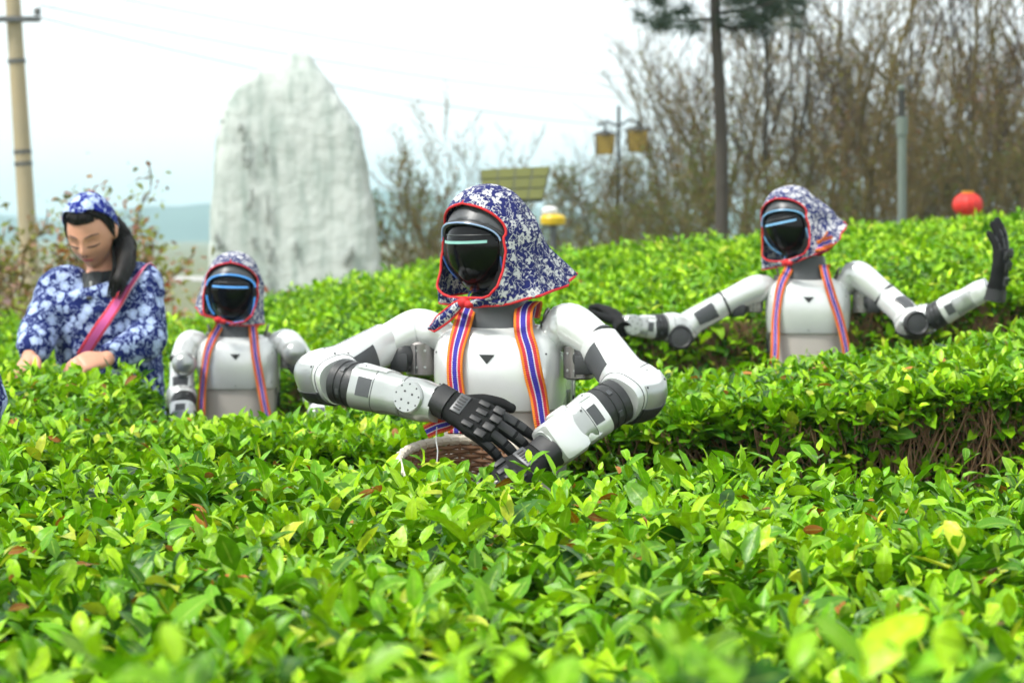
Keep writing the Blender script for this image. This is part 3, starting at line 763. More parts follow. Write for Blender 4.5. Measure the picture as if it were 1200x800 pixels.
def build_arm(root, sgn, sh, s1, el, rg, r2, wr, view=(0, -1, 0), fore_r=.039, up_r=.041, dark_t=(.26, .44), dark_dir=None, disc=True, elbow_dir=None, tone='white', housing=False):
    """sh shoulder centre, s1 shoulder joint, el elbow, rg / r2 the two ends of the black ring, wr wrist (all in robot space)"""
    sh, s1, el, rg, r2, wr = [Vector(p) for p in (sh, s1, el, rg, r2, wr)]; view = Vector(view)
    W_ = M['white']
    inner = Vector((sgn * .115, sh.y * .4, 1.318))
    cap = Sweep([inner, (inner + sh) / 2 + Vector((0, 0, .014)), sh + Vector((0, 0, .010)), s1], [.036, .047, .050, .042], [.030, .040, .046, .041], 2.4)
    mb = MB(); cap.mesh(mb, nt=24, r0=.012); mb.build('shoulder_cap', W_, root)
    # metal bracket under the shoulder, black joint behind it
    bz = Vector((sgn * .178, sh.y * .6 - .012, 1.284)); mb = MB()
    mb.lathe([(.026, -.040), (.033, -.036), (.034, .030), (.028, .036)], Matrix.Translation(bz), 28); br = mb.build('shoulder_bracket', M['metal'], root)
    mb = MB()
    for zz_ in (-.020, .016):
        for a in (-2.1, -1.57, -1.0): screw(mb, bz + Vector((.034 * math.cos(a), .034 * math.sin(a), zz_)), (math.cos(a), math.sin(a), 0), .003)
    tag(mb.build('bracket_screws', M['silver'], br), kind='stuff')
    mb = MB(); mb.box(bz + Vector((-sgn * -.0005, -.0342, -.003)), (.0012, .0012, .030)); mb.build('bracket_seam', M['black'], br)
    jd = cap.fr[-1][0]
    mb = MB(); js = Sweep([s1 - jd * .003, s1 + jd * .004], [.0432, .0432], None, 2.3); js.mesh(mb, nt=2, n=40); mb.build('shoulder_joint', M['black'], root)
    hinge = s1.lerp(bz, .5) + Vector((0, -.004, -.012)); mb = MB(); mb.ball(hinge, (.036, .036, .036), 20, 14); mb.box(hinge + Vector((0, -.02, -.014)), (.020, .016, .020), None, .004); mb.build('shoulder_motor', M['black'], root)
    # upper arm that bends round the elbow
    d1 = (el - s1).normalized(); d2 = (rg - el).normalized()
    a0 = s1 + jd * .004
    up = Sweep([a0, s1.lerp(el, .35), s1.lerp(el, .72), el + (d1 - d2) * .012, el.lerp(rg, .55), rg], [up_r * .98, up_r, up_r * 1.04, up_r * 1.26, up_r * 1.18, up_r * 1.05], [up_r * .98, up_r, up_r * 1.02, up_r * 1.18, up_r * 1.16, up_r * 1.05], 2.5)
    mb = MB(); up.mesh(mb, nt=44, n=32); ua = mb.build('upper_arm', W_, root)
    dd = dark_dir or view
    a = up.ang(sum(dark_t) / 2, dd); mb = MB(); up.patch(mb, dark_t[0], dark_t[1], a - .62, a + .62, .0012, .003, 8, 8, taper=.25); mb.build('dark_inlay', M['graphite'], ua)
    out = (d1 - d2).normalized() if not elbow_dir else Vector(elbow_dir)
    a = up.ang(.66, out); mb = MB(); up.patch(mb, .56, .80, a - .6, a + .6, .0022, .004, 10, 10); ec = mb.build('elbow_cover', M['silver'], ua, sharp=50)
    a = up.ang(.68, Vector((0, 0, -1)) + out * .25); mb = MB(); up.patch(mb, .55, .86, a - .75, a + .75, .0045, .006, 10, 12); mb.build('elbow_pad', M['black'], ua, sharp=50)
    for t_, n_ in ((.50, 'arm_seam'), (.88, 'elbow_seam')):
        mb = MB(); mb.ring([up.pt(t_, q, .0002) for q in [2 * math.pi * j / 40 for j in range(40)]], .0009, 5); mb.build(n_, M['graphite'], ua)
    mb = MB()
    for t_, q in ((.60, .5), (.60, -.5), (.76, .5), (.76, -.5), (.84, 1.4), (.84, 2.0)):
        a = up.ang(.66, out) + q; p = up.pt(t_, a, .002); screw(mb, p, p - crom(up.P, t_), .0026)
    tag(mb.build('arm_screws', M['black'], ua), kind='stuff')
    for q_ in (1.25, -1.25):
        a = up.ang(.3, view) + q_; mb = MB(); mb.tube([up.pt(t_, a, .0001) for t_ in np.linspace(.02, .5, 16)], .0008, 5); mb.build('long_seam', M['graphite'], ua)
    # black ring
    rd = (r2 - rg).normalized(); rs = Sweep([rg - rd * .004, r2 + rd * .004], [up_r * 1.06] * 2, None, 2.0)
    mb = MB(); A_ = [2 * math.pi * j / 36 for j in range(36)]; rows = []
    for t_, k in ((0, .9), (.02, 1.0), (.30, 1.0), (.32, .955), (.40, .955), (.42, 1.0), (.62, 1.0), (.64, .955), (.70, .955), (.72, 1.0), (.97, .98), (1, .9)):
        rows.append([rs.pt(t_, q, 0, k) for q in A_])
    mb.grid(rows, True, True, True); rr = mb.build('forearm_ring', M['black'], root)
    av = rs.ang(.5, view)
    for q in (-.5, .55):
        mb = MB(); rs.patch(mb, .45, .60, av + q - .12, av + q + .12, .0022, .004, 3, 4); mb.build('ring_clip', M['graphite'], rr)
    # forearm: collar, body, round wrist joint
    fd = (wr - r2).normalized(); ln = (wr - r2).length
    vv = (view - fd * view.dot(fd)).normalized(); fu = fd.cross(vv)
    fs = Sweep([r2, r2.lerp(wr, .25), r2.lerp(wr, .5), r2.lerp(wr, .75), wr - fd * .004], [fore_r * 1.10, fore_r * 1.12, fore_r * .98, fore_r * .93, fore_r * .80], [fore_r * 1.05, fore_r * 1.0, fore_r * .92, fore_r * .95, fore_r * .82], 2.9, up=fu)
    mb = MB(); fs.mesh(mb, nt=30, n=36); fa = mb.build('forearm', W_ if tone == 'white' else M['silver'], root)
    a = fs.ang(.2, vv)
    mb = MB(); fs.patch(mb, .30, .60, a - .95, a + .75, .0016, .003, 10, 12); mb.build('forearm_panel', M['silver'], fa, sharp=50)
    au = fs.ang(.2, fu if fu.z > 0 else -fu)
    mb = MB(); fs.patch(mb, .05, .38, au - .85, au + .85, .003, .005, 10, 12, taper=.2); mb.build('forearm_lid', W_, fa, sharp=50)
    mb = MB(); fs.patch(mb, .10, .27, a - .28, a + .28, .0008, .002, 4, 4); mb.build('forearm_slot', M['graphite'], fa)
    for t_ in (.29, .62):
        mb = MB(); mb.ring([fs.pt(t_, q, .0003) for q in A_], .0009, 5); mb.build('forearm_seam', M['graphite'], fa)
    if housing:
        for t_, hl_, k_ in ((.70, .036, 1.0), (.34, .026, .94)):
            B3 = Matrix((fd, vv, fd.cross(vv))).transposed(); mb = MB(); mb.box(crom(fs.P, t_), (hl_, fore_r * 1.06 * k_, fore_r * 1.02 * k_), B3, .017); hs_ = mb.build('wrist_housing', W_, root)
        mb = MB(); mb.lathe([(.024, -.004), (.024, .004), (.019, .007), (.006, .0075)], Matrix.Translation(crom(fs.P, .52) + (fu if fu.z > 0 else -fu) * fore_r * 1.02) @ (fu if fu.z > 0 else -fu).to_track_quat('Z', 'Y').to_matrix().to_4x4(), 32); mb.build('wrist_lid', W_, root)
    if disc:
        c = fs.pt(.72, fs.ang(.72, vv), -.006); M4 = vv.to_track_quat('Z', 'Y').to_matrix().to_4x4(); M4.translation = c
        mb = MB(); mb.lathe([(.034, -.010), (.034, .006), (.031, .0095), (.012, .0105)], M4, 36); dc = mb.build('wrist_disc', M['silver'], root)
        mb = MB()
        for q in range(9): screw(mb, M4 @ Vector((.027 * math.cos(q * .7), .027 * math.sin(q * .7), .0092)), vv, .0020)
        for q in range(4): screw(mb, M4 @ Vector((.013 * math.cos(q * 1.57 + .4), .013 * math.sin(q * 1.57 + .4), .0102)), vv, .0024)
        tag(mb.build('disc_screws', M['black'], dc), kind='stuff')
    mb = MB()
    for t_, q in ((.12, .5), (.12, -.6), (.34, 1.2), (.66, 1.3), (.66, -1.2), (.9, .3)):
        p = fs.pt(t_, au + q, .003); screw(mb, p, p - crom(fs.P, t_), .0022)
    tag(mb.build('forearm_screws', M['graphite'], fa), kind='stuff')

def build_body(root):
    mb = MB(); loft(mb, CHEST); ch = mb.build('chest', M['white'], root)
    mb = MB(); loft(mb, TORSO, 3.0); ab = mb.build('abdomen', M['shaded_beige'], root)
    # downward triangle on the chest
    zt, h = 1.298, .0085; t = MB(); rows = []
    for k, zz_ in enumerate(np.linspace(zt, zt - .019, 7)):
        wd = .0175 * (1 - k / 6.3); rows.append([(x, chest_front(x, zz_, .0012), zz_) for x in np.linspace(-wd, wd, 7)])
    t.grid(rows); t.build('chest_triangle', M['black'], ch)
    mb = MB()
    for x, z in ((-.118, 1.20), (.118, 1.20), (-.122, 1.30), (.122, 1.30), (.0, 1.19)): screw(mb, (x, chest_front(x, z, .0005), z), (x * 4, -1, 0), .0022)
    tag(mb.build('chest_screws', M['graphite'], ch), kind='stuff')
    # backpack shell with side vents
    mb = MB(); loft(mb, [(.98, .10, .05), (1.0, .112, .058), (1.18, .128, .066), (1.31, .126, .064), (1.34, .10, .05)], 4.5, 48, .086); bp = mb.build('back_shell', M['silver'], root)
    for sx in (-1, 1):
        mb = MB(); mb.box((sx * .128, .070, 1.196), (.004, .017, .020), None, .002); mb.build('side_vent', M['black'], bp)
        mb = MB(); mb.box((sx * .1285, .072, 1.205), (.003, .034, .052), None, .003); mb.build('side_plate', M['silver'], bp)
        mb = MB(); mb.box((sx * .1265, .120, 1.18), (.006, .007, .075), None, .002); mb.build('side_slot', M['black'], bp)
        mb = MB(); mb.box((sx * .131, .108, 1.22), (.003, .0035, .02), None, .0012); mb.build('side_light', M['white'], bp)
    mb = MB(); nk = [(1.345, .078, .062), (1.356, .074, .060), (1.385, .063, .054), (1.43, .054, .050)]; loft(mb, nk, 3.0, 36, -.006); nko = mb.build('neck', M['graphite'], root)
    mb = MB()
    for x in (-.042, -.015, .015, .042): screw(mb, (x, -.062 + .3 * x * x * 10, 1.364), (0, -1, .1), .0021)
    tag(mb.build('neck_screws', M['black'], nko), kind='stuff')
    for sx in (-1, 1):      # lifting eyes on the shoulders
        p = Vector((sx * .098, .012, 1.362)); mb = MB()
        mb.ring([p + Vector((.004 * sx * math.sin(q), .013 * math.cos(q), .014 + .015 * math.sin(q))) for q in [2 * math.pi * j / 20 for j in range(20)]], .0035, 8)
        mb.lathe([(.013, -.016), (.013, .002), (.008, .006)], Matrix.Translation(p), 16); mb.build('lifting_eye', M['metal'], root)
    # hips and legs, below the leaves
    mb = MB(); loft(mb, [(.80, .07, .06), (.84, .115, .08), (.92, .118, .084), (.95, .10, .07)], 3.0); mb.build('hips', M['silver'], root)
    for sx in (-1, 1):
        x = sx * .085
        sw = Sweep([(x, 0, .86), (x * 1.1, -.005, .68), (x * 1.1, -.012, .46), (x * 1.1, .01, .28), (x * 1.1, .012, .08)], [.065, .066, .052, .050, .034], [.068, .07, .056, .056, .036], 2.6, up=(0, 1, 0))
        mb = MB(); sw.mesh(mb, nt=26, n=24, r0=.02, r1=.01); mb.build('leg', M['white'], root)
        mb = MB(); mb.box((x * 1.1, -.035, .03), (.042, .105, .03), None, .016); mb.build('foot', M['black'], root)

def make_robot(px, d, base_z, yaw, label):
    p = PX(px, 400, d); r = empty('robot', (p.x, d, base_z), yaw)
    tag(r, label, 'robot', 'robots picking tea'); r['_m'] = 0; del r['_m']
    inv = mat_of(r).inverted(); cam_l = (inv.to_3x3() @ Vector((0, -1, .1)))
    return r, (lambda a, b, c: inv @ PX(a, b, c)), (lambda v: inv.to_3x3() @ Vector(v)), cam_l

# ---- the main robot, behind the foreground hedge
r, L, D, V_ = make_robot(587, 4.40, 0.0, R(-17), 'large nearest robot holding a basket, leaning over the foreground hedge')
build_body(r)
hl, hr = (-.018, -.030, 1.526), (R(5), R(0), R(-24))
build_head(r, hl, hr, (M['led_pale'], M['led_mint'], M['led_off']), .0019)
build_hood(r, hl, hr, M['cloth'], hem=-.121, side=.034, back=.140, tip=(-.20, .24, .030), ang=69, drop_back=.030,
           tail=([(-.035, -.004, -.022), (-.075, -.006, -.045), (-.105, .0, -.058)], [.010, .020, .018, .003], (.35, 0, 1)))
build_arm(r, -1, L(488, 392, 4.46), L(455, 401, 4.45), L(385, 437, 4.36), L(401, 447, 4.27), L(423, 453, 4.24), L(516, 474, 4.15), V_, up_r=.045, fore_r=.046, dark_t=(.22, .42), dark_dir=D((.1, -1, -.35)), tone='silver', elbow_dir=D((-.8, -1, -.1)))
build_arm(r, 1, L(668, 386, 4.35), L(700, 402, 4.31), L(742, 455, 4.22), L(722, 470, 4.15), L(698, 485, 4.12), L(640, 527, 4.06), V_, up_r=.045, fore_r=.046, dark_t=(.10, .34), dark_dir=D((-.55, -1, -.45)), disc=False, elbow_dir=D((1, -.5, -.15)), housing=True)
build_hand(r, L(533, 478, 4.13), D(PX(612, 520, 4.07) - PX(533, 478, 4.13)), D((.10, -1, .62)), True, (.16, .24, .28, .30), .55, .8, .96, .85)
build_hand(r, L(626, 541, 4.04), D((-.62, -.30, -.42)), D((-.3, -.8, .75)), False, (.45, .5, .52, .55), .5, .8, 1.04, .6)
def strap(root, rows, width):
    P_, W_ = [], []
    for x, z, y in rows:
        if y is None:
            P_.append((x, chest_front(x, z, .006), z)); W_.append((1, (chest_front(x + .012, z) - chest_front(x - .012, z)) / .024, 0))
        else: P_.append((x, y, z)); W_.append((1, 0, 0) if not P_[1:] or z > 1.3 else W_[-1])
    return ribbon('strap', root, P_, W_, width, M['strap'])
strap(r, [(-.045, 1.372, .075), (-.060, 1.405, .02), (-.060, 1.392, -.045), (-.062, 1.35, -.086), (-.068, 1.31, None), (-.070, 1.26, None), (-.068, 1.21, None), (-.064, 1.16, -.108), (-.063, 1.13, -.112)], .040)
strap(r, [(.045, 1.372, .075), (.066, 1.405, .02), (.066, 1.392, -.045), (.076, 1.35, -.086), (.090, 1.31, None), (.100, 1.26, None), (.110, 1.21, None), (.120, 1.155, -.092), (.127, 1.12, -.088)], .040)
ribbon('strap_end', r, [L(548, 482, 4.20), L(530, 494, 4.17), L(512, 500, 4.16), L(499, 506, 4.16)], D((.25, 0, 1)), .030, M['strap'], 16)
q = MB(); q.tube([L(512, 500, 4.15), L(511, 515, 4.14), L(513, 528, 4.13), L(512, 542, 4.12)], .0012, 5); q.build('string', M['white'], r)

# ---- the robot at the right, arms spread
r, L, D, V_ = make_robot(946, 6.75, .05, R(-6), 'right-hand robot with both arms spread wide above the hedge')
build_body(r)
hl, hr = (-.050, -.025, 1.530), (R(6), R(-10), R(-34))
build_head(r, hl, hr, (M['led_sky'], M['led_sky'], M['led_sky']), .0022)
build_hood(r, hl, hr, M['cloth_light'], hem=-.122, side=.050, back=.07, tip=(-.40, .50, .10), ang=60, fold=.003, drop_back=.0, wid=1.02)
build_arm(r, -1, L(884, 343, 6.74), L(849, 356, 6.73), L(800, 383, 6.70), L(776, 383, 6.66), L(765, 384, 6.65), L(728, 380, 6.62), V_, fore_r=.036, dark_t=(.16, .40), dark_dir=D((.2, -1, .2)), elbow_dir=D((.2, -1, -.6)))
build_arm(r, 1, L(1006, 326, 6.70), L(1036, 346, 6.66), L(1070, 376, 6.56), L(1092, 372, 6.52), L(1106, 365, 6.50), L(1160, 336, 6.44), V_, fore_r=.040, dark_t=(.26, .44), dark_dir=D((.4, -1, .2)), elbow_dir=D((-.2, -1, -.4)), disc=False)
for (ex, ey, ed) in ((797, 395, 6.635), (1074, 379, 6.495)):
    vw = V_.normalized(); M4 = vw.to_track_quat('Z', 'Y').to_matrix().to_4x4(); M4.translation = L(ex, ey, ed)
    q = MB(); q.lathe([(.030, -.030), (.040, -.020), (.041, .006), (.034, .014), (.030, .010), (.012, .012)], M4, 32); q.build('elbow_disc', M['black'], r)
build_hand(r, L(726, 379, 6.62), D((-.30, .75, .42)), D((.1, .5, .9)), True, (.25, .3, .3, .35), .1, .6, .85, 1.0, False)
build_hand(r, L(1168, 334, 6.43), D((.14, -.05, 1)), D((.90, -.48, -.05)), False, (.14, .18, .22, .27), .5, .1, 1.10, .35, True)
strap(r, [(-.045, 1.372, .075), (-.062, 1.40, .02), (-.064, 1.388, -.045), (-.086, 1.345, -.082), (-.098, 1.30, None), (-.104, 1.25, None), (-.106, 1.19, -.095), (-.108, 1.14, -.108), (-.110, 1.08, -.11)], .030)
strap(r, [(.045, 1.372, .075), (.062, 1.40, .02), (.050, 1.40, -.055), (.060, 1.35, -.084), (.075, 1.30, None), (.092, 1.25, None), (.108, 1.19, -.098), (.120, 1.14, -.108), (.126, 1.10, -.11)], .030)
for k, (a, b) in enumerate([((962, 288), (972, 274)), ((960, 288), (974, 282))]):
    ribbon('strap_bow', r, [L(958, 291, 6.62), L(a[0], a[1], 6.60), L(b[0], b[1], 6.61)], D((.3, 0, 1)), .034, M['strap'], 12, curl=.004)

# ---- the robot at the left, in front of the stone
r, L, D, V_ = make_robot(279, 7.0, -.15, R(2), 'small left-hand robot between the woman and the stone monument')
build_body(r)
hl, hr = (-.012, -.030, 1.512), (R(2), R(2), R(-3))
build_head(r, hl, hr, (M['led_blue'], M['led_blue'], M['led_blue']))
build_hood(r, hl, hr, M['cloth_light'], hem=-.112, side=.004, back=.03, tip=(.74, .24, .05), ang=64, fold=.003, drop_back=.0)
build_arm(r, -1, L(222, 407, 6.98), L(213, 424, 6.95), L(213, 462, 6.92), L(215, 470, 6.88), L(214, 478, 6.84), L(212, 520, 6.74), V_, fore_r=.040, dark_t=(.3, .5), disc=False, elbow_dir=D((-1, -.5, 0)), tone='white')
build_arm(r, 1, L(338, 406, 6.98), L(356, 425, 6.95), L(372, 462, 6.92), L(376, 472, 6.86), L(376, 482, 6.82), L(370, 525, 6.72), V_, fore_r=.040, disc=False, elbow_dir=D((1, -.5, 0)))
for (sx, pa) in ((-1, (216, 426)), (1, (345, 413))):
    q = MB(); q.ball(L(pa[0], pa[1], 6.89), .042, 24, 16); q.build('shoulder_ball', M['silver'], r)
build_hand(r, L(212, 522, 6.73), D((0, -.5, -1)), D((-.2, -1, .3)), True, (.3, .35, .35, .4), .3, .6, 1.0, .8, False)
build_hand(r, L(370, 527, 6.71), D((0, -.5, -1)), D((.2, -1, .3)), False, (.3, .35, .35, .4), .3, .6, 1.0, .8, False)
strap(r, [(-.045, 1.372, .075), (-.062, 1.40, .02), (-.060, 1.388, -.045), (-.080, 1.345, -.082), (-.096, 1.30, None), (-.104, 1.25, None), (-.110, 1.19, -.095), (-.114, 1.14, -.108), (-.116, 1.06, -.11)], .030)
strap(r, [(.045, 1.372, .075), (.062, 1.40, .02), (.056, 1.40, -.055), (.062, 1.35, -.084), (.068, 1.30, None), (.076, 1.25, None), (.086, 1.19, -.098), (.096, 1.14, -.108), (.108, 1.08, -.11)], .030)
# ------------------------------------------------------------------ basket hanging in front of the main robot
M['rim'] = mat('pale_rim_wrapping', (.70, .66, .58), .7, 0, (40, (.56, .50, .40), .3), (150, .4, .004))
M['weave'] = mat('brown_bamboo_weave', (.27, .145, .07), .6, 0, (30, (.17, .08, .04), .3), (90, .5, .004))
bc = PX(550, 545, 4.12)
bk = empty('basket', bc - Vector((0, 0, .12)))
tag(bk, 'round woven basket with a pale wrapped rim under the main robot\'s glove', 'basket')
BM = Matrix.Translation((0, 0, .12)) @ Euler((R(13), R(2), 0)).to_matrix().to_4x4()
RB = .138
for k in range(12):      # horizontal weavers
    f = k / 11; rr = RB * (.995 - .22 * f ** 1.6); z = -.008 - .10 * f
    q = MB(); q.ring([BM @ Vector(((rr + .0028 * math.cos(a * 18 + k * math.pi)) * math.cos(a), (rr + .0028 * math.cos(a * 18 + k * math.pi)) * math.sin(a), z)) for a in [2 * math.pi * j / 108 for j in range(108)]], .0046, 6)
    q.build('weaver', M['weave'], bk)
for k in range(36):      # upright stakes
    a = 2 * math.pi * k / 36; q = MB()
    q.tube([BM @ Vector((RB * (.995 - .22 * f ** 1.6) * math.cos(a), RB * (.995 - .22 * f ** 1.6) * math.sin(a), -.0 - .112 * f)) for f in (0, .35, .7, 1)], .0032, 5); q.build('stake', M['weave'], bk)
q = MB(); q.lathe([(.001, -.108), (RB * .5, -.109), (RB * .78, -.111), (RB * .78, -.116), (.001, -.114)], BM, 36, False); q.build('base', M['weave'], bk)
for k in range(44):      # wrapped rim, turn by turn
    a = 2 * math.pi * k / 44; q = MB(); pts = []
    for j in range(7):
        t = j / 6; aa = a + t * .20 - .02; pts.append(BM @ Vector(((RB + .003) * math.cos(aa), (RB + .003) * math.sin(aa), .003)) + (BM.to_3x3() @ Vector((math.cos(aa) * math.cos(t * 2.6 - .6), math.sin(aa) * math.cos(t * 2.6 - .6), math.sin(t * 2.6 - .6)))) * .0035)
    q.tube(pts, [.007, .0095, .0104, .0106, .0104, .0095, .007], 8); q.build('rim_wrap', M['rim'], bk)

# ------------------------------------------------------------------ tea picker
M['skin'] = mat('skin', (.64, .335, .22), .48, 0, (14, (.57, .27, .17), .3), (300, .06, .002))
M['hair'] = mat('black_hair', (.005, .0045, .0045), .6, 0, (60, (.012, .010, .009), .2), (250, .35, .003), spec=.3)
M['crease'] = mat('skin_crease', (.36, .17, .12), .6); M['lip'] = mat('lips', (.48, .09, .10), .4); M['eye_dark'] = mat('lashes', (.045, .026, .020), .7)
M['collar'] = mat('dark_grey_knit', (.028, .032, .034), .85, 0, (30, (.04, .044, .046), .3), (300, .3, .003)); M['zip'] = mat('zip_pull', (.45, .45, .42), .35, .6)
M['trouser'] = mat('dark_trousers', (.025, .028, .04), .85, 0, (20, (.035, .037, .05), .3), (60, .3, .005))

def face_disp(p):
    """head surface point (unit sphere direction d) -> metres; face looks to -Y"""
    d = p
    x, y, z = .072 * d.x, .096 * d.y, .118 * d.z
    if z < 0:
        k = (-z / .118); x *= 1 - .36 * k ** 1.3; y *= 1 - (.12 if y < 0 else .35) * k ** 1.5
    if y > 0 and z > -.03: y *= 1.06
    fr = max(0.0, -d.y)
    G = lambda cx, cz, sx, sz: math.exp(-((x - cx) / sx) ** 2 - ((z - cz) / sz) ** 2) * (1 if d.y < 0 else 0)
    y -= .021 * G(0, -.022, .012, .015) + .014 * G(0, .0, .008, .022)            # nose
    y -= .004 * G(.013, -.028, .008, .008) + .004 * G(-.013, -.028, .008, .008)
    y += .0115 * (G(.032, .006, .017, .013) + G(-.032, .006, .017, .013))          # eye hollows
    y -= .0055 * (G(.031, .003, .012, .008) + G(-.031, .003, .012, .008))          # lids
    y -= .004 * (G(.03, .026, .022, .008) + G(-.03, .026, .022, .008))             # brow
    y -= .006 * (G(.042, -.026, .018, .02) + G(-.042, -.026, .018, .02))           # cheeks
    y -= .0075 * G(0, -.052, .020, .009) - .005 * G(0, -.066, .020, .006)          # mouth
    y -= .008 * G(0, -.088, .020, .016)                                           # chin
    return Vector((x, y, z))
def head_rows(n=64, m=56, off=0.0):
    rows = []
    for i in range(m + 1):
        p = lerp(math.pi - .03, .03, i / m)
        rows.append([face_disp(d) + d * off for d in [Vector((math.sin(p) * math.sin(a), -math.sin(p) * math.cos(a), math.cos(p))) for a in [2 * math.pi * j / n for j in range(n)]]])
    return rows

def make_picker(loc, J, hp, hrot, label, hs=1.0, group='tea pickers'):
    """J: joints in world space; hp: centre of the head; hrot: its rotation"""
    root = empty('person', loc); tag(root, label, 'person', group); o0 = Vector(loc)
    K = dict(J)
    HM = Matrix.Translation(Vector(hp) - o0) @ hrot.to_matrix().to_4x4() @ Matrix.Scale(hs, 4)
    nb, ch, wa, hi = K['neck'], K['chest'], K['waist'], K['hip']
    rt = K['right']    # unit vector across the shoulders (towards her left arm)
    up_t = Vector((0, 0, 1)).cross(rt)
    # body: head, neck, trunk, arms, hands, legs in one skin
    mb = MB(); mb.grid([[HM @ p for p in r_] for r_ in head_rows()], True, True, True)
    for sx in (-1, 1): mb.ball(HM @ Vector((sx * .076, .010, .0)), (.012, .020, .030), 12, 10)
    hc = HM @ Vector((0, .03, -.07)); Sweep([hc, (hc + nb) / 2 + Vector((0, .008, 0)), nb], [.050, .048, .062]).mesh(mb, r1=.02)
    Sweep([nb + Vector((0, 0, .0)), ch, wa, hi], [.050, .130, .120, .140], [.045, .085, .085, .10], 2.4, up=up_t).mesh(mb, nt=20, r0=.03, r1=.03)
    for s_ in ('R', 'L'):
        sh, el, wr, hd = K['sh' + s_], K['el' + s_], K['wr' + s_], K['hd' + s_]
        Sweep([sh, sh.lerp(el, .5), el, el.lerp(wr, .4), wr], [.046, .042, .036, .035, .024]).mesh(mb, nt=26, n=16, r0=.03, r1=.012)
        hx = (hd - wr).normalized(); B3 = basis3(hx, K['bk' + s_]); pm = Matrix.Translation(wr) @ B3.to_4x4()
        sg = 1 if s_ == 'R' else -1
        sw = Sweep([pm @ Vector((-.01, 0, 0)), pm @ Vector((.03, 0, .002)), pm @ Vector((.07, 0, 0)), pm @ Vector((.088, 0, -.003))], [.026, .036, .040, .034], [.018, .017, .014, .010], 2.5, up=pm.to_3x3() @ Vector((0, 0, 1))); sw.mesh(mb, nt=10, n=18)
        for i, (by, ln) in enumerate(((.028, .066), (.010, .074), (-.009, .070), (-.027, .056))):
            a = .15; p = Vector((.072, by, 0)); pts = [pm @ Vector((p.x, p.y * sg, p.z))]
            for k in range(3):
                a += .38 + .07 * i; p = p + Vector((math.cos(a), .04 * by / .03, -math.sin(a))) * ln * (.45, .32, .26)[k]; pts.append(pm @ Vector((p.x, p.y * sg, p.z)))
            Sweep(pts, [.0095, .0092, .0085, .007]).mesh(mb, nt=10, n=10, r1=.006)
        tp = [(.012, .024, -.004), (.040, .046, -.012), (.064, .048, -.024), (.082, .038, -.034)]
        Sweep([pm @ Vector((a, b * sg, c)) for a, b, c in tp], [.014, .0125, .0105, .0085]).mesh(mb, nt=10, n=10, r1=.007)
    for sx in (-1, 1):
        b = hi + rt * (.08 * sx)
        Sweep([b, Vector((b.x, b.y, hi.z * .5)), Vector((b.x, b.y + .01, .06))], [.085, .058, .042]).mesh(mb, nt=16, n=14, r0=.03)
        mb.ball(Vector((b.x, b.y - .06, .03)), (.04, .11, .035), 12, 8)
    body = mb.build('body', M['skin'], root); remesh(body, .0050, 2)
    # features of the face
    def onface(x, z, off=.0015):
        dz = z / .118; dx = x / .072; dy = -math.sqrt(max(0.0, 1 - dx * dx - dz * dz)); dv = Vector((dx, dy, dz)); return face_disp(dv) + Vector((0, -off, 0))
    for sx in (-1, 1):
        q = MB(); q.tube([HM @ onface(sx * x, z, .0008) for x, z in ((.012, .026), (.022, .030), (.036, .0315), (.052, .027))], [.0012 * hs, .0026 * hs, .0026 * hs, .0010 * hs], 6); q.build('eyebrow', M['eye_dark'], root)
        q = MB(); q.tube([HM @ onface(sx * x, z, .0012) for x, z in ((.013, -.004), (.024, -.0065), (.036, -.0075), (.050, -.0055))], [.0016 * hs, .0030 * hs, .0031 * hs, .0018 * hs], 6); q.build('eyelashes', M['eye_dark'], root)
    for sx in (-1, 1):
        q = MB(); q.ball(HM @ (onface(sx * .0065, -.0345, .0) ), .0026 * hs, 8, 6); q.build('nostril', M['eye_dark'], root)  # dark beads; the shade of the nostril openings is put in as colour
        q = MB(); q.tube([HM @ onface(sx * x, z, .0006) for x, z in ((.015, .006), (.026, .009), (.038, .0085), (.049, .004))], [.0005 * hs, .0011 * hs, .0011 * hs, .0005 * hs], 5); q.build('eyelid_crease', M['crease'], root)
    for zc, hh, wd in ((-.0535, .0042, .021), (-.0625, .0050, .019)):
        q = MB(); rows = []
        for e_ in (-1, -.5, 0, .5, 1): rows.append([HM @ onface(x, zc + e_ * hh * (1 - (x / wd) ** 2) ** .5, .0012 + .0028 * (1 - e_ * e_)) for x in np.linspace(-wd, wd, 11)])
        q.grid(rows); q.build('lip', M['lip'], root, sharp=None)
    # hair: cap over the skull plus a long tail over the shoulder
    n, m = 64, 40; q = MB(); rows = []
    for i in range(m + 1):
        f = i / m; r_ = []
        for j in range(n):
            a = 2 * math.pi * j / n; front = max(0.0, math.cos(a)); low = lerp(2.45, .96, sstep(-.35, .55, math.cos(a)))
            p = lerp(.03, float(low), f); dv = Vector((math.sin(p) * math.sin(a), -math.sin(p) * math.cos(a), math.cos(p)))
            wav = .0015 * math.sin(a * 40) + .003 * math.sin(a * 9 + 3 * f)
            r_.append(HM @ (face_disp(dv) + dv * (.0105 + wav - .0085 * float(sstep(.62, 1.0, f)) * (front > .1))))
        rows.append(r_)
    q.grid(rows, True); q.build('hair', M['hair'], root, sharp=None)
    tl = [HM @ Vector((.055, .060, .01)), HM @ Vector((.080, .055, -.06))] + K['tail']
    q = MB(); Sweep(tl, [.034, .037, .034, .028, .012], [.030, .030, .026, .020, .009]).mesh(q, nt=30, n=20, r1=.02)
    q.v = [tuple(Vector(p) + Vector((noise.noise(Vector((p[0] * 90, p[1] * 90, p[2] * 9))), noise.noise(Vector((p[0] * 90, p[1] * 90, p[2] * 9 + 7))), 0)) * .006) for p in q.v]
    q.build('ponytail', M['hair'], root, sharp=None)
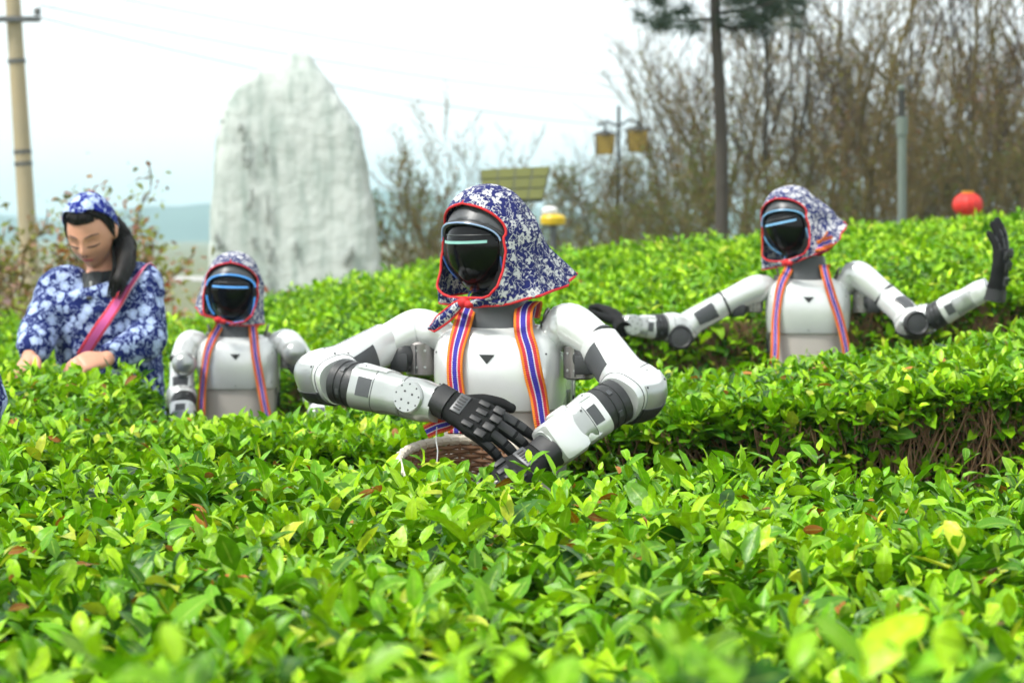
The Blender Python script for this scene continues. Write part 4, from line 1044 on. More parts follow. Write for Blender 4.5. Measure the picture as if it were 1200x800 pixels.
    q = MB(); G_ = random.Random(9)      # strands lying on the cap and the tail
    for k in range(150):
        sx = G_.choice((-1, 1)); a = G_.uniform(.05, 2.6) * sx; pts = []
        for i in range(7):
            f = i / 6; aa = sx * (.04 + (abs(a) - .04) * f ** .7) if abs(a) < 1.4 else a; low = lerp(2.4, .97, float(sstep(-.35, .55, math.cos(aa)))); p = lerp(.55, low, f)
            dv = Vector((math.sin(p) * math.sin(aa), -math.sin(p) * math.cos(aa), math.cos(p))); pts.append(HM @ (face_disp(dv) + dv * (.0115 + .0015 * math.sin(k) - .0075 * float(sstep(.62, 1.0, f)) * (math.cos(aa) > .1))))
        q.tube(pts, [.0006, .0016, .0018, .0018, .0016, .0013, .0006], 4)
    for k in range(60):
        a = G_.uniform(0, 6.28); o_ = Vector((math.cos(a), math.sin(a), 0)); e_ = G_.uniform(.9, 1.12)
        q.tube([tl[i].lerp(tl[i + 1], .5) * 0 + crom(tl, f) + o_ * (linv([.031, .035, .032, .027, .016], f)) * e_ for i, f in enumerate((.05, .3, .55, .8)) ] + [crom(tl, 1.0) + o_ * .022 + Vector((0, 0, -G_.uniform(.0, .03)))], [.0008, .0018, .002, .0018, .0006], 4)
    tag(q.build('hair_strands', M['hair'], root), kind='stuff')
    # head cloth
    q = MB(); rows = []
    for i in range(25):
        f = i / 24; r_ = []
        for j in range(n):
            a = 2 * math.pi * j / n; low = lerp(1.75, .66, sstep(-.6, .75, math.cos(a))); p = lerp(.02, float(low), f)
            dv = Vector((math.sin(p) * math.sin(a), -math.sin(p) * math.cos(a), math.cos(p))); r_.append(HM @ (face_disp(dv) + dv * (.019 + .003 * math.sin(7 * a + 4 * f) * f + .002 * math.sin(15 * a) * f)))
        rows.append(r_)
    q.grid(rows, True); hcl = q.build('headscarf', M['band'], root, sharp=None); sm = hcl.modifiers.new('thick', 'SOLIDIFY'); sm.thickness = .004
    # jacket: trunk and sleeves in one cloth skin
    mb = MB()
    tr = Sweep([nb + Vector((0, .0, -.02)), nb.lerp(ch, .45), ch, wa, hi], [.085, .150, .178, .168, .19], [.07, .105, .128, .125, .145], 2.5, up=up_t); tr.mesh(mb, nt=30, n=32, r0=.012)
    for s_ in ('R', 'L'):
        sh, el, wr = K['sh' + s_], K['el' + s_], K['wr' + s_]
        inn = sh.lerp(nb.lerp(ch, .35), .45)
        Sweep([inn, sh, sh.lerp(el, .5), el, el.lerp(wr, .5), wr - (wr - el).normalized() * .012], [.060, .068, .066, .062, .056, .043]).mesh(mb, nt=34, n=22, r0=.03)
    jk = mb.build('jacket', M['jacket'], root); remesh(jk, .010, 3)
    jv = jk.data.vertices; nr_ = [v.normal.copy() for v in jv]; co_ = [v.co.copy() for v in jv]; out_ = []
    for c_, n_ in zip(co_, nr_):
        out_ += list(c_ + n_ * (noise.noise(c_ * 9.0) * .008 + noise.noise(Vector((c_.x * 14, c_.y * 14, c_.z * 34))) * .006))
    jv.foreach_set('co', out_); jk.data.update()
    # grey collar with a zip
    cb = nb + Vector((0, 0, -.035)); q = MB(); Sweep([cb, cb.lerp(hc, .22) + Vector((0, -.003, .004)), cb.lerp(hc, .42) + Vector((0, -.004, .004))], [.080, .068, .063], [.078, .066, .061]).mesh(q, nt=10, n=24); co = q.build('collar', M['collar'], root)
    fd = -up_t if (-up_t).y < 0 else up_t
    q = MB(); Sweep([nb.lerp(ch, .05) + fd * .055 + Vector((0, 0, .02)), nb.lerp(ch, .5) + fd * .100, nb.lerp(ch, .9) + fd * .125], [.030, .032, .010], [.012, .012, .006], 2.4, up=fd).mesh(q, nt=10, n=16); q.build('shirt_front', M['collar'], co)
    q = MB(); zp = nb.lerp(ch, .30) + fd * .105; q.box(zp, (.004, .003, .014), None, .0015); q.build('zip_pull', M['zip'], co)
    mb = MB()
    for sx in (-1, 1):
        b = hi + rt * (.085 * sx); Sweep([Vector((b.x, b.y, hi.z + .02)), Vector((b.x, b.y, hi.z * .5)), Vector((b.x, b.y + .01, .09))], [.105, .078, .062]).mesh(mb, nt=14, n=16, r0=.03)
    tb = mb.build('trousers', M['trouser'], root); remesh(tb, .014, 2)
    if 'sling' in K: 
        ribbon('sling', root, K['sling'], Vector((.75, 0, .55)), .040, M['sling'], 30, .003)
    return root

def jset(sx=0.0, sy=0.0, dz=0.0):
    """joints of the picker on the left, read from the photograph"""
    J = dict(neck=PX(122, 326, 6.60), chest=PX(124, 352, 6.60), waist=PX(127, 420, 6.62), hip=PX(128, 500, 6.66),
             shR=PX(70, 336, 6.62), elR=PX(46, 392, 6.50), wrR=PX(34, 420, 6.38), hdR=PX(24, 436, 6.31),
             shL=PX(166, 332, 6.57), elL=PX(172, 396, 6.47), wrL=PX(124, 421, 6.33), hdL=PX(92, 426, 6.27),
             right=Vector((.97, -.22, 0)).normalized(), bkR=Vector((-.6, -.4, .6)), bkL=Vector((.0, -.7, .7)))
    sh = Vector((sx, sy, dz))
    for k in J:
        if k not in ('right', 'bkR', 'bkL'): J[k] = J[k] + sh
    return J, sh
J, sh = jset(); base = Vector((PX(126, 400, 6.63).x, 6.63, gz(PX(126, 400, 6.63).x, 6.63)))
tails = [PX(146, 308, 6.50), PX(140, 326, 6.44), PX(134, 342, 6.43)]
slings = [PX(178, 318, 6.66), PX(168, 313, 6.55), PX(150, 336, 6.47), PX(130, 366, 6.45), PX(112, 392, 6.45), PX(96, 418, 6.46)]
def picker(loc, J, sh, hp, hrot, label, hs):
    JJ = {k: (v if k in ('right', 'bkR', 'bkL') else v - Vector(loc)) for k, v in J.items()}
    JJ['tail'] = [p + sh - Vector(loc) for p in tails]; JJ['sling'] = [p + sh - Vector(loc) for p in slings]
    return make_picker(loc, JJ, hp, hrot, label, hs)
HR = (Euler((0, 0, R(-7))).to_matrix() @ Euler((R(27), 0, 0)).to_matrix() @ Euler((0, R(-4), 0)).to_matrix()).to_euler()
w1 = picker(base, J, sh, PX(107, 273, 6.54), HR, 'woman in blue flowered jacket and headscarf with pink sling, picking tea', .98)
# a second picker, of whom only a sleeve reaches into the picture
w2 = w1.copy(); C.objects.link(w2); w2.location = (-1.396, 4.53, gz(-1.396, 4.53)); w2.rotation_euler = (0, 0, R(35))
w2['label'] = 'person at the left edge of whom only a blue flowered sleeve shows'
for ch in list(w1.children):
    c2 = ch.copy(); C.objects.link(c2); c2.parent = w2
    for g2 in ch.children: d2 = g2.copy(); C.objects.link(d2); d2.parent = c2
# ------------------------------------------------------------------ carved stone
M['stone'] = mat('pale_granite', (.60, .645, .61), .85, 0, (2.6, (.50, .55, .515), .16), (7, .5, .05))
def stone_streaks():
    m = M['stone']; n = m.node_tree.nodes; l = m.node_tree.links; p = n['Principled BSDF']
    tc = n.new('ShaderNodeTexCoord'); mp = n.new('ShaderNodeMapping'); mp.inputs['Scale'].default_value = (5.0, 5.0, .85)
    t = n.new('ShaderNodeTexNoise'); t.inputs['Scale'].default_value = 1.6; t.inputs['Detail'].default_value = 7; t.inputs['Roughness'].default_value = .65
    r = n.new('ShaderNodeMapRange'); r.inputs[1].default_value = .44; r.inputs[2].default_value = .66
    old = p.inputs['Base Color'].links[0].from_socket
    x = n.new('ShaderNodeMixRGB'); x.inputs[2].default_value = (.34, .41, .37, 1)
    l.new(tc.outputs['Object'], mp.inputs[0]); l.new(mp.outputs[0], t.inputs['Vector']); l.new(t.outputs['Fac'], r.inputs[0]); l.new(r.outputs[0], x.inputs[0]); l.new(old, x.inputs[1]); l.new(x.outputs[0], p.inputs['Base Color'])
stone_streaks()
SD = 24.0
outl = [(452, 238, 450), (400, 240, 449), (345, 246, 447), (300, 247, 445), (240, 250, 437), (190, 253, 429), (165, 256, 424), (150, 258, 420), (130, 262, 408), (110, 271, 394), (100, 278, 388), (92, 288, 382), (84, 301, 377), (75, 320, 371), (68, 333, 366), (63, 340, 361), (60, 346, 357)]
c0 = PX(345, 400, SD); sroot = empty('stone_monument', (c0.x, SD, gz(c0.x, SD)))
tag(sroot, 'tall pale grey carved stone slab standing behind the left-hand robot', 'monument')
so0 = Vector(sroot.location); mb = MB(); rows = []; NS = 160
ypx = [a for a, b, c in outl][::-1]
for i in range(110):
    py = lerp(470, 60, i / 109); a = np.interp(py, ypx, [b for _, b, _ in outl][::-1]); b = np.interp(py, ypx, [c for _, _, c in outl][::-1])
    pl, pr = PX(a, py, SD), PX(b, py, SD); hw = (pr.x - pl.x) / 2; cx = (pr.x + pl.x) / 2; hd = .30 * min(1, (hw / 1.0) ** .6); r_ = []
    for j in range(NS):
        q = 2 * math.pi * j / NS; c, s_ = math.cos(q), math.sin(q); v = Vector((cx + hw * math.copysign(abs(c) ** .5, c), SD + hd * math.copysign(abs(s_) ** .5, s_), pl.z))
        vv_ = Vector((v.x * 1.6, v.y * 1.6, v.z * .7)); d_ = .035 * noise.noise(vv_) + (.008 + .02 * abs(c) ** 4) * noise.noise(v * 5) + (.004 + .012 * abs(c) ** 4) * noise.noise(v * 14); r_.append(v + Vector((c * d_ * .7, s_ * d_, 0)) - so0)
    rows.append(r_)
mb.grid(rows, True, True, True); slab = mb.build('slab', M['stone'], sroot, sharp=24)
zb = rows[0][0].z
mb = MB(); mb.box((0, 0, zb * .5 - .05), (1.35, .55, zb * .5 + .06), None, .04); mb.build('plinth', M['stone'], sroot)
# weathered carved strokes, too worn to read
M['carve'] = mat('worn_carving', (.24, .27, .25), .9, 0, (9, (.36, .39, .36), .3), (20, .4, .02))
CR = random.Random(5)
for (cx, cy, hh, ww) in [(284, 150, 12, 4), (286, 175, 9, 3), (290, 190, 7, 4), (311, 165, 10, 3), (312, 182, 7, 3), (293, 228, 14, 4), (314, 240, 20, 2.6), (257, 277, 12, 7), (298, 276, 12, 3), (316, 288, 16, 4), (316, 318, 7, 4), (316, 338, 10, 4), (345, 290, 10, 3), (410, 295, 18, 7), (260, 142, 5, 2)]:
    q = MB()
    for k in range(5):
        a = PX(cx + CR.uniform(-ww, ww) * .7, cy + CR.uniform(-hh, hh) * .8, SD - .30 - .022).copy(); b = a + Vector((CR.uniform(-.3, .3) * ww / 100, 0, -CR.uniform(.4, 1.0) * hh / 100))
        pts = []
        for t_ in (0, .33, .66, 1): 
            p = a.lerp(b, t_); pts.append(p - so0)
        q.tube(pts, [.010, ww * .0050, ww * .0050, .010], 6)
    q.build('carved_mark', M['carve'], slab)

# ------------------------------------------------------------------ utility pole and wires
M['pole'] = mat('weathered_concrete_pole', (.42, .34, .20), .9, 0, (2.2, (.34, .30, .20), .25), (30, .3, .01))
M['steel'] = mat('dull_steel', (.14, .15, .15), .5, .5, (20, (.09, .09, .09), .3))
M['wire'] = mat('grey_cable', (.42, .43, .44), .6, 0, (10, (.38, .39, .40), .3))
p0, p1 = PX(15, 0, 22), PX(33, 280, 22); ax = (p0 - p1).normalized()
bot = p1 - ax * ((p1.z - gz(p1.x, 22)) / ax.z); top_ = p0 + ax * 1.1
pr = empty('utility_pole', bot); tag(pr, 'weathered yellowish concrete utility pole at the left edge', 'utility pole')
q = MB(); q.tube([Vector(), (top_ - bot) * .5, top_ - bot], [.105, .090, .074], 20); q.build('shaft', M['pole'], pr)
for py in (72, 178, 192):
    c = PX(lerp(15, 33, py / 280), py, 22) - bot; q = MB(); q.tube([c - ax * .02, c + ax * .02], .098, 20); q.build('band', M['steel'], pr)
c = PX(17, 24, 22) - bot
q = MB(); q.box(c + Vector((0, -.11, 0)), (.30, .03, .03), None, .005); arm_ = q.build('cross_arm', M['steel'], pr)
for dx in (-.26, .27):
    q = MB(); q.lathe([(.022, -.03), (.045, -.02), (.03, 0), (.045, .02), (.026, .05)], Matrix.Translation(c + Vector((dx, -.11, .07))), 12); q.build('insulator', M['steel'], pr)
def wire(a, b, sag, label):
    q = MB(); n_ = 40; o_ = a.lerp(b, .5); pts = [a.lerp(b, t) - Vector((0, 0, sag * 4 * t * (1 - t))) - o_ for t in [i / n_ for i in range(n_ + 1)]]
    q.tube(pts, .0085, 6); w_ = q.build('power_line', M['wire']); w_.location = o_; tag(w_, label, 'cable', 'cables from the utility pole'); return w_
wire(PX(44, 20, 22), PX(900, 150, 46), .42, 'lowest thin cable running right from the utility pole')
wire(PX(46, 6, 22), PX(900, 118, 46), .34, 'middle thin cable running right from the utility pole')
wire(PX(40, -22, 22), PX(900, 96, 46), .30, 'highest thin cable, passing above the stone monument')

# ------------------------------------------------------------------ lamps, panel, post, lantern
M['lamp_yellow'] = mat('yellow_lamp_panel', (.36, .25, .04), .6, 0, (14, (.26, .18, .03), .3))
M['dark_iron'] = mat('dark_iron', (.03, .032, .03), .6, .3, (20, (.05, .05, .045), .3))
LD = 26.0; b = PX(725, 280, LD); b.z = gz(b.x, LD); lr = empty('twin_lantern_post', b); tag(lr, 'dark post carrying two square yellow lanterns before the bare trees', 'lamp post')
Lw = lambda a, c, d=LD: PX(a, c, d) - b
q = MB(); q.tube([Vector(), Lw(725, 124)], .022, 10); q.build('pole', M['dark_iron'], lr)
q = MB(); q.tube([Lw(700, 147), Lw(712, 142), Lw(725, 148), Lw(738, 140), Lw(752, 146)], .016, 8); q.build('cross_bar', M['dark_iron'], lr)
for (cx, cy, sz) in ((709, 170, 11), (747, 166, 12)):
    c = Lw(cx, cy); h_ = sz / FPX * LD
    q = MB(); rows = []
    for z_, k in ((-h_, .86), (h_, 1.0)): rows.append([c + Vector((k * h_ * a_, k * h_ * b_, z_)) for a_, b_ in ((-1, -1), (1, -1), (1, 1), (-1, 1))])
    q.grid(rows, True, True, True); lt = q.build('lantern', M['lamp_yellow'], lr, smooth=False)
    q = MB(); q.lathe([(h_ * 1.5, h_), (h_ * 1.1, h_ + .03), (.02, h_ + .07), (.012, h_ + .14)], Matrix.Translation(c), 4); q.build('lantern_cap', M['dark_iron'], lt, smooth=False)
    for a_, b_ in ((-1, -1), (1, -1), (1, 1), (-1, 1)):
        q = MB(); q.tube([c + Vector((.87 * h_ * a_, .87 * h_ * b_, -h_)), c + Vector((h_ * a_, h_ * b_, h_))], .006, 5); q.build('lantern_edge', M['dark_iron'], lt)

M['cell'] = mat('olive_solar_cells', (.085, .095, .02), .30, .1, (3, (.14, .15, .03), .25)); M['frame'] = mat('panel_frame', (.09, .10, .07), .5, .3)
SDp = 13.0; b = PX(612, 280, SDp); b.z = gz(b.x, SDp); sr = empty('solar_panel', b); tag(sr, 'tilted olive solar panel rising behind the main robot\'s head', 'solar panel')
q = MB(); q.tube([Vector(), PX(612, 222, SDp + .06) - b], .022, 12); q.build('pole', M['steel'], sr)
A_, B_, C_, D_ = [PX(x_, y_, d_) - b for x_, y_, d_ in ((563, 199, 13.10), (645, 195, 13.10), (636, 234, 12.92), (566, 236, 12.92))]
nrm = (B_ - A_).cross(D_ - A_).normalized()
def quadbox(mb, c4, nn, t):
    vs = [p for p in c4] + [p + nn * t for p in c4]; mb.add(vs, [(0, 1, 2, 3), (7, 6, 5, 4), (0, 4, 5, 1), (1, 5, 6, 2), (2, 6, 7, 3), (3, 7, 4, 0)])
bil = lambda u_, v_: A_.lerp(B_, u_).lerp(D_.lerp(C_, u_), v_)
q = MB(); quadbox(q, [A_, B_, C_, D_], -nrm * (1 if nrm.y < 0 else -1), .02); q.build('backing', M['frame'], sr, smooth=False)
fn = nrm if nrm.y < 0 else -nrm
for i in range(4):
    for j in range(3):
        u0, u1, v0, v1 = (i + .05) / 4, (i + .95) / 4, (j + .07) / 3, (j + .93) / 3
        q = MB(); quadbox(q, [bil(u0, v0) + fn * .002, bil(u1, v0) + fn * .002, bil(u1, v1) + fn * .002, bil(u0, v1) + fn * .002], fn, .004); q.build('cell', M['cell'], sr, smooth=False)
M['trap_yellow'] = mat('yellow_plastic', (.72, .50, .02), .4, 0, (20, (.62, .42, .02), .3)); M['trap_white'] = mat('white_plastic', (.72, .73, .72), .4)
TD = 12.6; b = PX(650, 290, TD); b.z = gz(b.x, TD); tr_ = empty('insect_lamp', b); tag(tr_, 'small yellow lamp with white cap beside the main robot\'s headscarf', 'lamp')
c = PX(648, 254, TD) - b
q = MB(); q.tube([Vector(), c], .020, 12); q.build('pole', M['steel'], tr_)
q = MB(); q.lathe([(.030, -.055), (.075, -.045), (.080, -.01), (.065, .012), (.02, .02)], Matrix.Translation(c), 24); q.build('yellow_shade', M['trap_yellow'], tr_)
q = MB(); q.lathe([(.03, .016), (.050, .02), (.052, .045), (.03, .062), (.005, .066)], Matrix.Translation(c + Vector((-.02, 0, 0))), 24); q.build('white_cap', M['trap_white'], tr_)

M['post'] = mat('grey_green_post', (.17, .21, .18), .55, .2, (12, (.13, .16, .14), .3))
PD = 12.4; b = PX(1058, 290, PD); b.z = gz(b.x, PD); po = empty('signal_post', b); tag(po, 'slim grey-green steel post in front of the bare trees', 'post')
q = MB(); q.tube([Vector(), PX(1057, 145, PD) - b], .027, 16); q.build('lower_tube', M['post'], po)
q = MB(); q.tube([PX(1057, 158, PD) - b, PX(1057, 137, PD) - b], .036, 16); q.build('collar', M['post'], po)
q = MB(); q.tube([PX(1057, 140, PD) - b, PX(1056, 105, PD) - b], .019, 12); q.build('upper_tube', M['dark_iron'], po)
q = MB(); q.lathe([(.02, -.01), (.024, 0), (.018, .018), (.004, .024)], Matrix.Translation(PX(1056, 104, PD) - b), 12); q.build('cap', M['post'], po)

M['red_silk'] = mat('red_lantern_silk', (.66, .025, .012), .55, 0, (10, (.55, .015, .01), .3)); M['gold'] = mat('gold_trim', (.62, .36, .05), .4, .5)
RD_ = 13.6; c = PX(1134, 240, RD_); ro = empty('red_lantern', c); tag(ro, 'round red paper lantern with gold caps hanging at right', 'lantern')
rr, hh = .098, .083; q = MB(); rows = []
for i in range(17):
    p = lerp(.35, math.pi - .35, i / 16); rows.append([(rr * math.sin(p) * (1 + .035 * math.cos(a * 14)) * math.cos(a), rr * math.sin(p) * (1 + .035 * math.cos(a * 14)) * math.sin(a), hh * math.cos(p)) for a in [2 * math.pi * j / 84 for j in range(84)]])
q.grid(rows, True, True, True); q.build('shade', M['red_silk'], ro, sharp=None)
for s_ in (-1, 1):
    q = MB(); q.lathe([(.040, -.010), (.042, .010)], Matrix.Translation((0, 0, s_ * .083)), 24); q.build('gold_cap', M['gold'], ro)
q = MB(); q.tube([(0, 0, -.09), (0, 0, -.11)], .008, 8); q.tube([(0, 0, -.108), (0, 0, -.17)], [.012, .018], 12); q.build('tassel', M['red_silk'], ro)
q = MB(); q.tube([(0, 0, .09), (0, .02, 1.6)], .003, 5); q.build('cord', M['dark_iron'], ro)

# ------------------------------------------------------------------ trees and shrubs behind the hedges
M['bark'] = mat('brown_bark', (.060, .038, .022), .9, 0, (6, (.095, .062, .035), .25), (30, .5, .01))
M['bark_olive'] = mat('olive_bark', (.16, .12, .034), .9, 0, (6, (.08, .06, .022), .25), (30, .5, .01))
M['bark_dark'] = mat('dark_bark', (.040, .033, .026), .9, 0, (6, (.062, .052, .04), .25), (30, .5, .01))
M['bud'] = mat_leaf('buds_and_dry_leaves', .7, .3)
def segs_mesh(name, SG, mat_):
    """SG: list of (p0, p1, r0, r1) as thin three-sided rods"""
    a = np.array([s[0] for s in SG], float); b = np.array([s[1] for s in SG], float); r0 = np.array([s[2] for s in SG]); r1 = np.array([s[3] for s in SG])
    t = b - a; t /= np.maximum(1e-6, np.linalg.norm(t, axis=1))[:, None]; ref = np.where(np.abs(t[:, 2:3]) < .9, np.array([[0, 0, 1.]]), np.array([[1., 0, 0]]))
    u = np.cross(t, ref); u /= np.linalg.norm(u, axis=1)[:, None]; v = np.cross(t, u); k = 4; V = np.zeros((len(SG), 2 * k, 3))
    for j in range(k):
        an = 2 * math.pi * j / k; d_ = u * math.cos(an) + v * math.sin(an); V[:, j] = a + d_ * r0[:, None]; V[:, k + j] = b + d_ * r1[:, None]
    f = []
    for j in range(k): q = (j + 1) % k; f += [(j, q, k + q), (j, k + q, k + j)]
    F = (np.array(f)[None] + (np.arange(len(SG)) * 2 * k)[:, None, None]).reshape(-1, 3)
    return tri_mesh(name, V.reshape(-1, 3), F, np.full((len(SG) * 2 * k, 3), .1), np.zeros(len(SG) * 2 * k), mat_)
def grow(seed, stems, height, spread, twig=1.0, lev=3, base_r=.035, upright=.5, side=1.0):
    """bare multi-stemmed tree: trunk segments, twig segments, twig ends"""
    q = random.Random(seed); TR, TW, EN = [], [], []
    def branch(p, d, ln, r, L):
        n_ = 7 if L == 0 else (5 if L == 1 else 4); st = ln / n_
        for i in range(n_):
            d = (d + Vector((q.gauss(0, .13), q.gauss(0, .13), q.gauss(0, .06) + .05 * upright))).normalized()
            p2 = p + d * st; r2 = r * (1 - .75 / n_) if L < 2 else r * .82
            (TR if L == 0 else TW).append((tuple(p), tuple(p2), r, r2)); p, r = p2, max(r2, .0064)
            if L < lev - 1 and (i >= 1 or L > 0):
                for _ in range(q.choice((1, 2, 2) if L == 0 else (1, 1, 2)) if twig >= 1 else 1):
                    if q.random() > twig: continue
                    a = q.uniform(0, 6.28); o_ = Vector((math.cos(a), math.sin(a), 0)); o_ = (o_ - d * o_.dot(d)).normalized(); an = q.uniform(.35, .85) * side
                    branch(p, (d * math.cos(an) + o_ * math.sin(an) + Vector((0, 0, .25 * upright))).normalized(), ln * q.uniform(.28, .5) * (1 - .4 * i / n_), r * q.uniform(.45, .6), L + 1)
            if L >= lev - 1 or (L > 0 and i == n_ - 1): EN.append((tuple(p), tuple(d)))
    for s in range(stems):
        a = 6.28 * s / stems + q.uniform(-.5, .5); t = q.uniform(.3, 1) * spread
        branch(Vector((math.cos(a) * .06 * stems ** .5, math.sin(a) * .06 * stems ** .5, 0)), Vector((math.sin(t) * math.cos(a), math.sin(t) * math.sin(a), math.cos(t))), height * q.uniform(.75, 1.05), base_r * q.uniform(.7, 1.15), 0)
    return TR, TW, EN
def leaf_cloud(name, EN, size, cols, seed, prob=.7, per=1, mat_=None, scatter=.03):
    g_ = np.random.default_rng(seed); P = [];
    for p, d in EN:
        for _ in range(per):
            if g_.random() < prob: P.append(np.array(p) + g_.normal(0, scatter, 3))
    P = np.array(P); n_ = len(P); cl = np.array(cols)[g_.integers(0, len(cols), n_)] * g_.uniform(.7, 1.25, (n_, 1))
    return leaves_mesh(name, P, basis(g_.uniform(0, 6.28, n_), g_.normal(.1, .6, n_), g_.normal(0, .8, n_)), size * g_.uniform(.6, 1.3, n_), cl, 2, mat_ or M['bud'])
OLIVE = (.15, .15, .03); RUST = (.17, .065, .025); MAUVE = (.26, .17, .19); TAN = (.20, .14, .07); LIME = (.26, .30, .06); RED = (.36, .09, .06); PINK = (.42, .24, .20); GREENISH = (.10, .15, .03)
KIND = []
for k, (st, h_, sp, bk_, cols, pr_, up_) in enumerate([
        (6, 4.2, .22, 'bark', (RUST, TAN, OLIVE), .25, .8), (4, 4.8, .16, 'bark_dark', (OLIVE, TAN), .2, .9), (8, 3.4, .32, 'bark_olive', (OLIVE, TAN, RUST), .35, .7),
        (5, 4.5, .20, 'bark_olive', (OLIVE, TAN), .45, .8), (7, 3.0, .42, 'bark', (MAUVE, MAUVE, TAN), .8, .5), (6, 2.4, .5, 'bark_olive', (OLIVE, GREENISH, GREENISH, TAN), .9, .5)]):
    TR, TW, EN = grow(40 + k, st, h_, sp, 1.0, 3, (.038 if k in (1, 3) else .024) if h_ > 3 else .020, up_)
    KIND.append((segs_mesh('trunk', TR, M[bk_]), segs_mesh('crown', TW, M[bk_]), leaf_cloud('buds', EN, .075, cols, k, pr_, 1)))
def place_tree(kind, px, d, s, rz, name, label, cat, group):
    x = (px - 600) / FPX * d; t = empty(name, (x, d, gz(x, d) - .03), rz); t.scale = (s, s, s); tag(t, label, cat, group)
    for nm, me in zip(('trunk', 'crown', 'buds'), KIND[kind]):
        o_ = link(nm, me, t)
        if nm == 'buds': tag(o_, kind='stuff')
    return t
TREES = [  # kind, px, distance, scale, label
    (1, 905, 15.2, .95, 'bare tree right of the pine trunk, thin dark upright stems'), (0, 955, 16.5, 1.05, 'tall bare tree above the right-hand robot\'s headscarf'),
    (3, 1005, 15.0, 1.0, 'olive-stemmed bare tree just left of the slim grey post'), (1, 1045, 17.0, 1.1, 'tall dark bare tree directly behind the slim grey post'),
    (0, 1095, 15.6, 1.0, 'brown bare tree just left of the red lantern'), (3, 1145, 14.9, 1.05, 'olive bare tree behind and above the red lantern'),
    (1, 1190, 16.2, 1.1, 'dark bare tree at the right edge of the picture'), (0, 1240, 15.4, 1.1, 'bare tree leaning in at the far right edge'),
    (2, 880, 16.0, .95, 'spreading olive bare tree at the foot of the pine'), (2, 985, 17.5, 1.05, 'wide olive bare tree behind the right-hand robot'),
    (2, 1080, 14.4, .85, 'low olive bare tree with yellowish stems right of the grey post'), (4, 1165, 17.0, 1.0, 'mauve-budded tree low down right of the red lantern'),
    (4, 1110, 17.8, 1.0, 'mauve-budded tree low down left of the red lantern'), (4, 1215, 15.0, .9, 'mauve-budded shrub at the lower right edge'),
    (0, 820, 17.5, .92, 'bare brown tree just left of the pine trunk'), (3, 785, 17.0, .72, 'bare tree right of the twin yellow lanterns'),
    (2, 750, 16.2, .62, 'low bare tree under the right yellow lantern'), (2, 705, 16.8, .60, 'low bare tree under the left yellow lantern'),
    (0, 670, 17.6, .50, 'low bare tree beside the insect lamp'), (5, 640, 16.0, .55, 'small brown bush right of the main robot\'s headscarf'),
    (5, 760, 14.6, .55, 'brown bush low between lantern post and pine'), (5, 830, 14.4, .62, 'brown bush at hedge level below the pine'),
    (5, 910, 14.2, .62, 'brown bush behind the right-hand robot\'s raised shoulder'), (4, 1030, 15.8, .75, 'mauve bush at hedge level left of the grey post'),
    (2, 1180, 14.0, .75, 'low olive tree at hedge level right of the lantern'), (5, 700, 14.8, .5, 'brown bush at hedge level under the lanterns'),
    (5, 978, 14.3, .60, 'brown bush at hedge level right of the right-hand robot\'s head'),
    (2, 935, 14.6, .55, 'low olive tree just left of the right-hand robot\'s head'), (2, 1035, 14.2, .6, 'low olive tree touching the grey post'), (5, 865, 15.2, .85, 'larger brown bush right of the pine trunk\'s foot'), (5, 795, 15.6, .8, 'larger brown bush left of the pine trunk\'s foot'), (5, 735, 16.4, .8, 'larger brown bush behind the lantern post\'s foot'), (5, 680, 15.8, .7, 'larger brown bush right of the insect lamp'), (5, 1120, 14.6, .8, 'larger brown bush behind the red lantern'), (5, 1050, 16.0, .9, 'larger brown bush behind the grey post\'s foot'), (5, 1215, 14.4, .8, 'larger brown bush at the right edge above the hedge'), (3, 860, 18.5, .9, 'pale distant bare tree behind the pine trunk')]
for i, (k, px, d, s, lb) in enumerate(TREES):
    d *= 1.6; s *= .92
    place_tree(k, px, d, s, i * 1.7, 'bare_bush' if k == 5 else 'bare_tree', lb, 'bush' if k == 5 else 'tree', 'bare trees beyond the hedges')
for (k, px, d, s, lb) in [(5, 515, 26.0, 1.0, 'grey-olive leafless bush between stone monument and main robot'), (2, 550, 25.0, .75, 'thin leafless tree left of the solar panel'), (5, 462, 27.0, .85, 'low leafless bush touching the stone monument\'s right edge')]:
    place_tree(k, px, d, s, k + px, 'bare_bush', lb, 'bush', 'bare bushes by the monument')
# reddish and lime shrubs behind the picker
def shrub(px, d, h_, sp, cols, seed, label, dens=2):
    x = (px - 600) / FPX * d; t = empty('leafy_shrub', (x, d, gz(x, d) - .02)); tag(t, label, 'shrub', 'shrubs behind the tea picker')
    TR, TW, EN = grow(seed, 5, h_, sp, .9, 3, .016, .5)
    tag(link('stems', segs_mesh('stems', TR, M['bark_olive']), t), kind='stuff'); tag(link('twigs', segs_mesh('twigs', TW, M['bark_olive']), t), kind='stuff')
    tag(link('leaves', leaf_cloud('leaves', EN, .075, cols, seed, .8, dens * 2, M['bud'], .07), t), kind='stuff')
shrub(160, 12.5, 1.75, .45, (RED, LIME, PINK, OLIVE, LIME, PINK), 71, 'red and lime leaved shrub rising right of the woman\'s head')
shrub(100, 13.5, 1.55, .40, (LIME, OLIVE, RUST, LIME), 72, 'olive shrub directly behind the woman\'s headscarf')
shrub(40, 13.0, 1.5, .40, (LIME, PINK, OLIVE, TAN), 73, 'mixed olive shrub at the foot of the utility pole')
shrub(5, 12.0, 1.25, .45, (LIME, MAUVE, TAN), 74, 'pale shrub at the left edge behind the woman\'s sleeve')

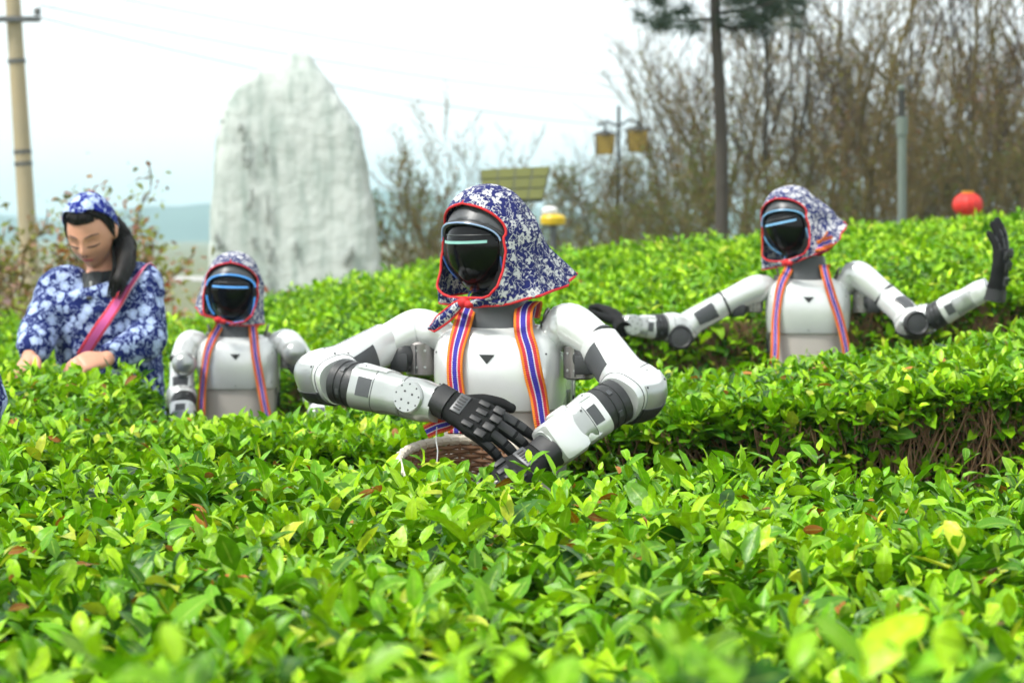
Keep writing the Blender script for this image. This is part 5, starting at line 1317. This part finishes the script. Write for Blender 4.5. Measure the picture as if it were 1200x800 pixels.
# ------------------------------------------------------------------ pine
M['needle'] = mat('pine_needles', (.022, .05, .028), .7, 0, (8, (.035, .06, .03), .3))
PDn = 15.6; b = PX(846, 290, PDn); b.z = gz(b.x, PDn) - .03; pn = empty('pine_tree', b); tag(pn, 'dark pine with straight trunk and needle crown at the top edge', 'tree')
tp = [Vector(), PX(846, 180, PDn) - b, PX(842, 90, PDn) - b, PX(838, 0, PDn) - b, PX(840, -110, PDn) - b, PX(846, -200, PDn) - b]
q = MB(); Sweep(tp, [.056, .048, .043, .040, .030, .013]).mesh(q, nt=30, n=14); pt_ = q.build('trunk', M['bark_dark'], pn)
LM, ND = [], []; G = random.Random(4); cl = []
for (y_, side, ln) in [(22, -1, .42), (16, 1, .40), (30, 1, .30), (-5, -1, .5), (-8, 1, .55), (-40, -1, .6), (-45, 1, .55), (-80, 1, .6), (-85, -1, .5), (-125, 1, .45), (-130, -1, .45), (-170, 1, .35), (-175, -1, .3), (-20, .3, .5), (-70, -.3, .5), (-110, .4, .4)]:
    a = PX(840, y_, PDn) - b; e_ = a + Vector((side * ln, G.uniform(-.35, .35), G.uniform(-.03, .10))); m_ = a.lerp(e_, .5) + Vector((0, 0, -.02))
    LM += [(tuple(a), tuple(m_), .016, .012), (tuple(m_), tuple(e_), .012, .006)]
    for t_ in (.45, .65, .8, .95, 1.05):
        for _ in range(3): cl.append(a.lerp(e_, t_) + Vector((G.gauss(0, .10), G.gauss(0, .12), G.gauss(0, .085))))
cl += [PX(846, -205, PDn) - b]
tag(link('limbs', segs_mesh('limbs', LM, M['bark_dark']), pn), kind='stuff')
for c_ in cl:
    for _ in range(60):
        d_ = Vector((G.gauss(0, 1), G.gauss(0, 1), G.gauss(.15, .7))).normalized() * G.uniform(.07, .15); ND.append((tuple(c_ + d_ * .1), tuple(c_ + d_), .0025, .001))
tag(link('crown', segs_mesh('crown', ND, M['needle']), pn), kind='stuff')

# ------------------------------------------------------------------ haze over the far land
hz = MB(); hz.box((0, 1130, 26), (1750, 1180, 30)); ho = hz.build('haze', M['hill'], smooth=False); tag(ho, kind='stuff')
hm = bpy.data.materials.new('haze'); hm.use_nodes = True; hn = hm.node_tree; hn.nodes.clear()
pv = hn.nodes.new('ShaderNodeVolumePrincipled'); pv.inputs['Color'].default_value = (.66, .90, 1.0, 1); pv.inputs['Density'].default_value = .0009; pv.inputs['Anisotropy'].default_value = .2
mo = hn.nodes.new('ShaderNodeOutputMaterial'); hn.links.new(pv.outputs[0], mo.inputs['Volume'])
ho.data.materials.clear(); ho.data.materials.append(hm)
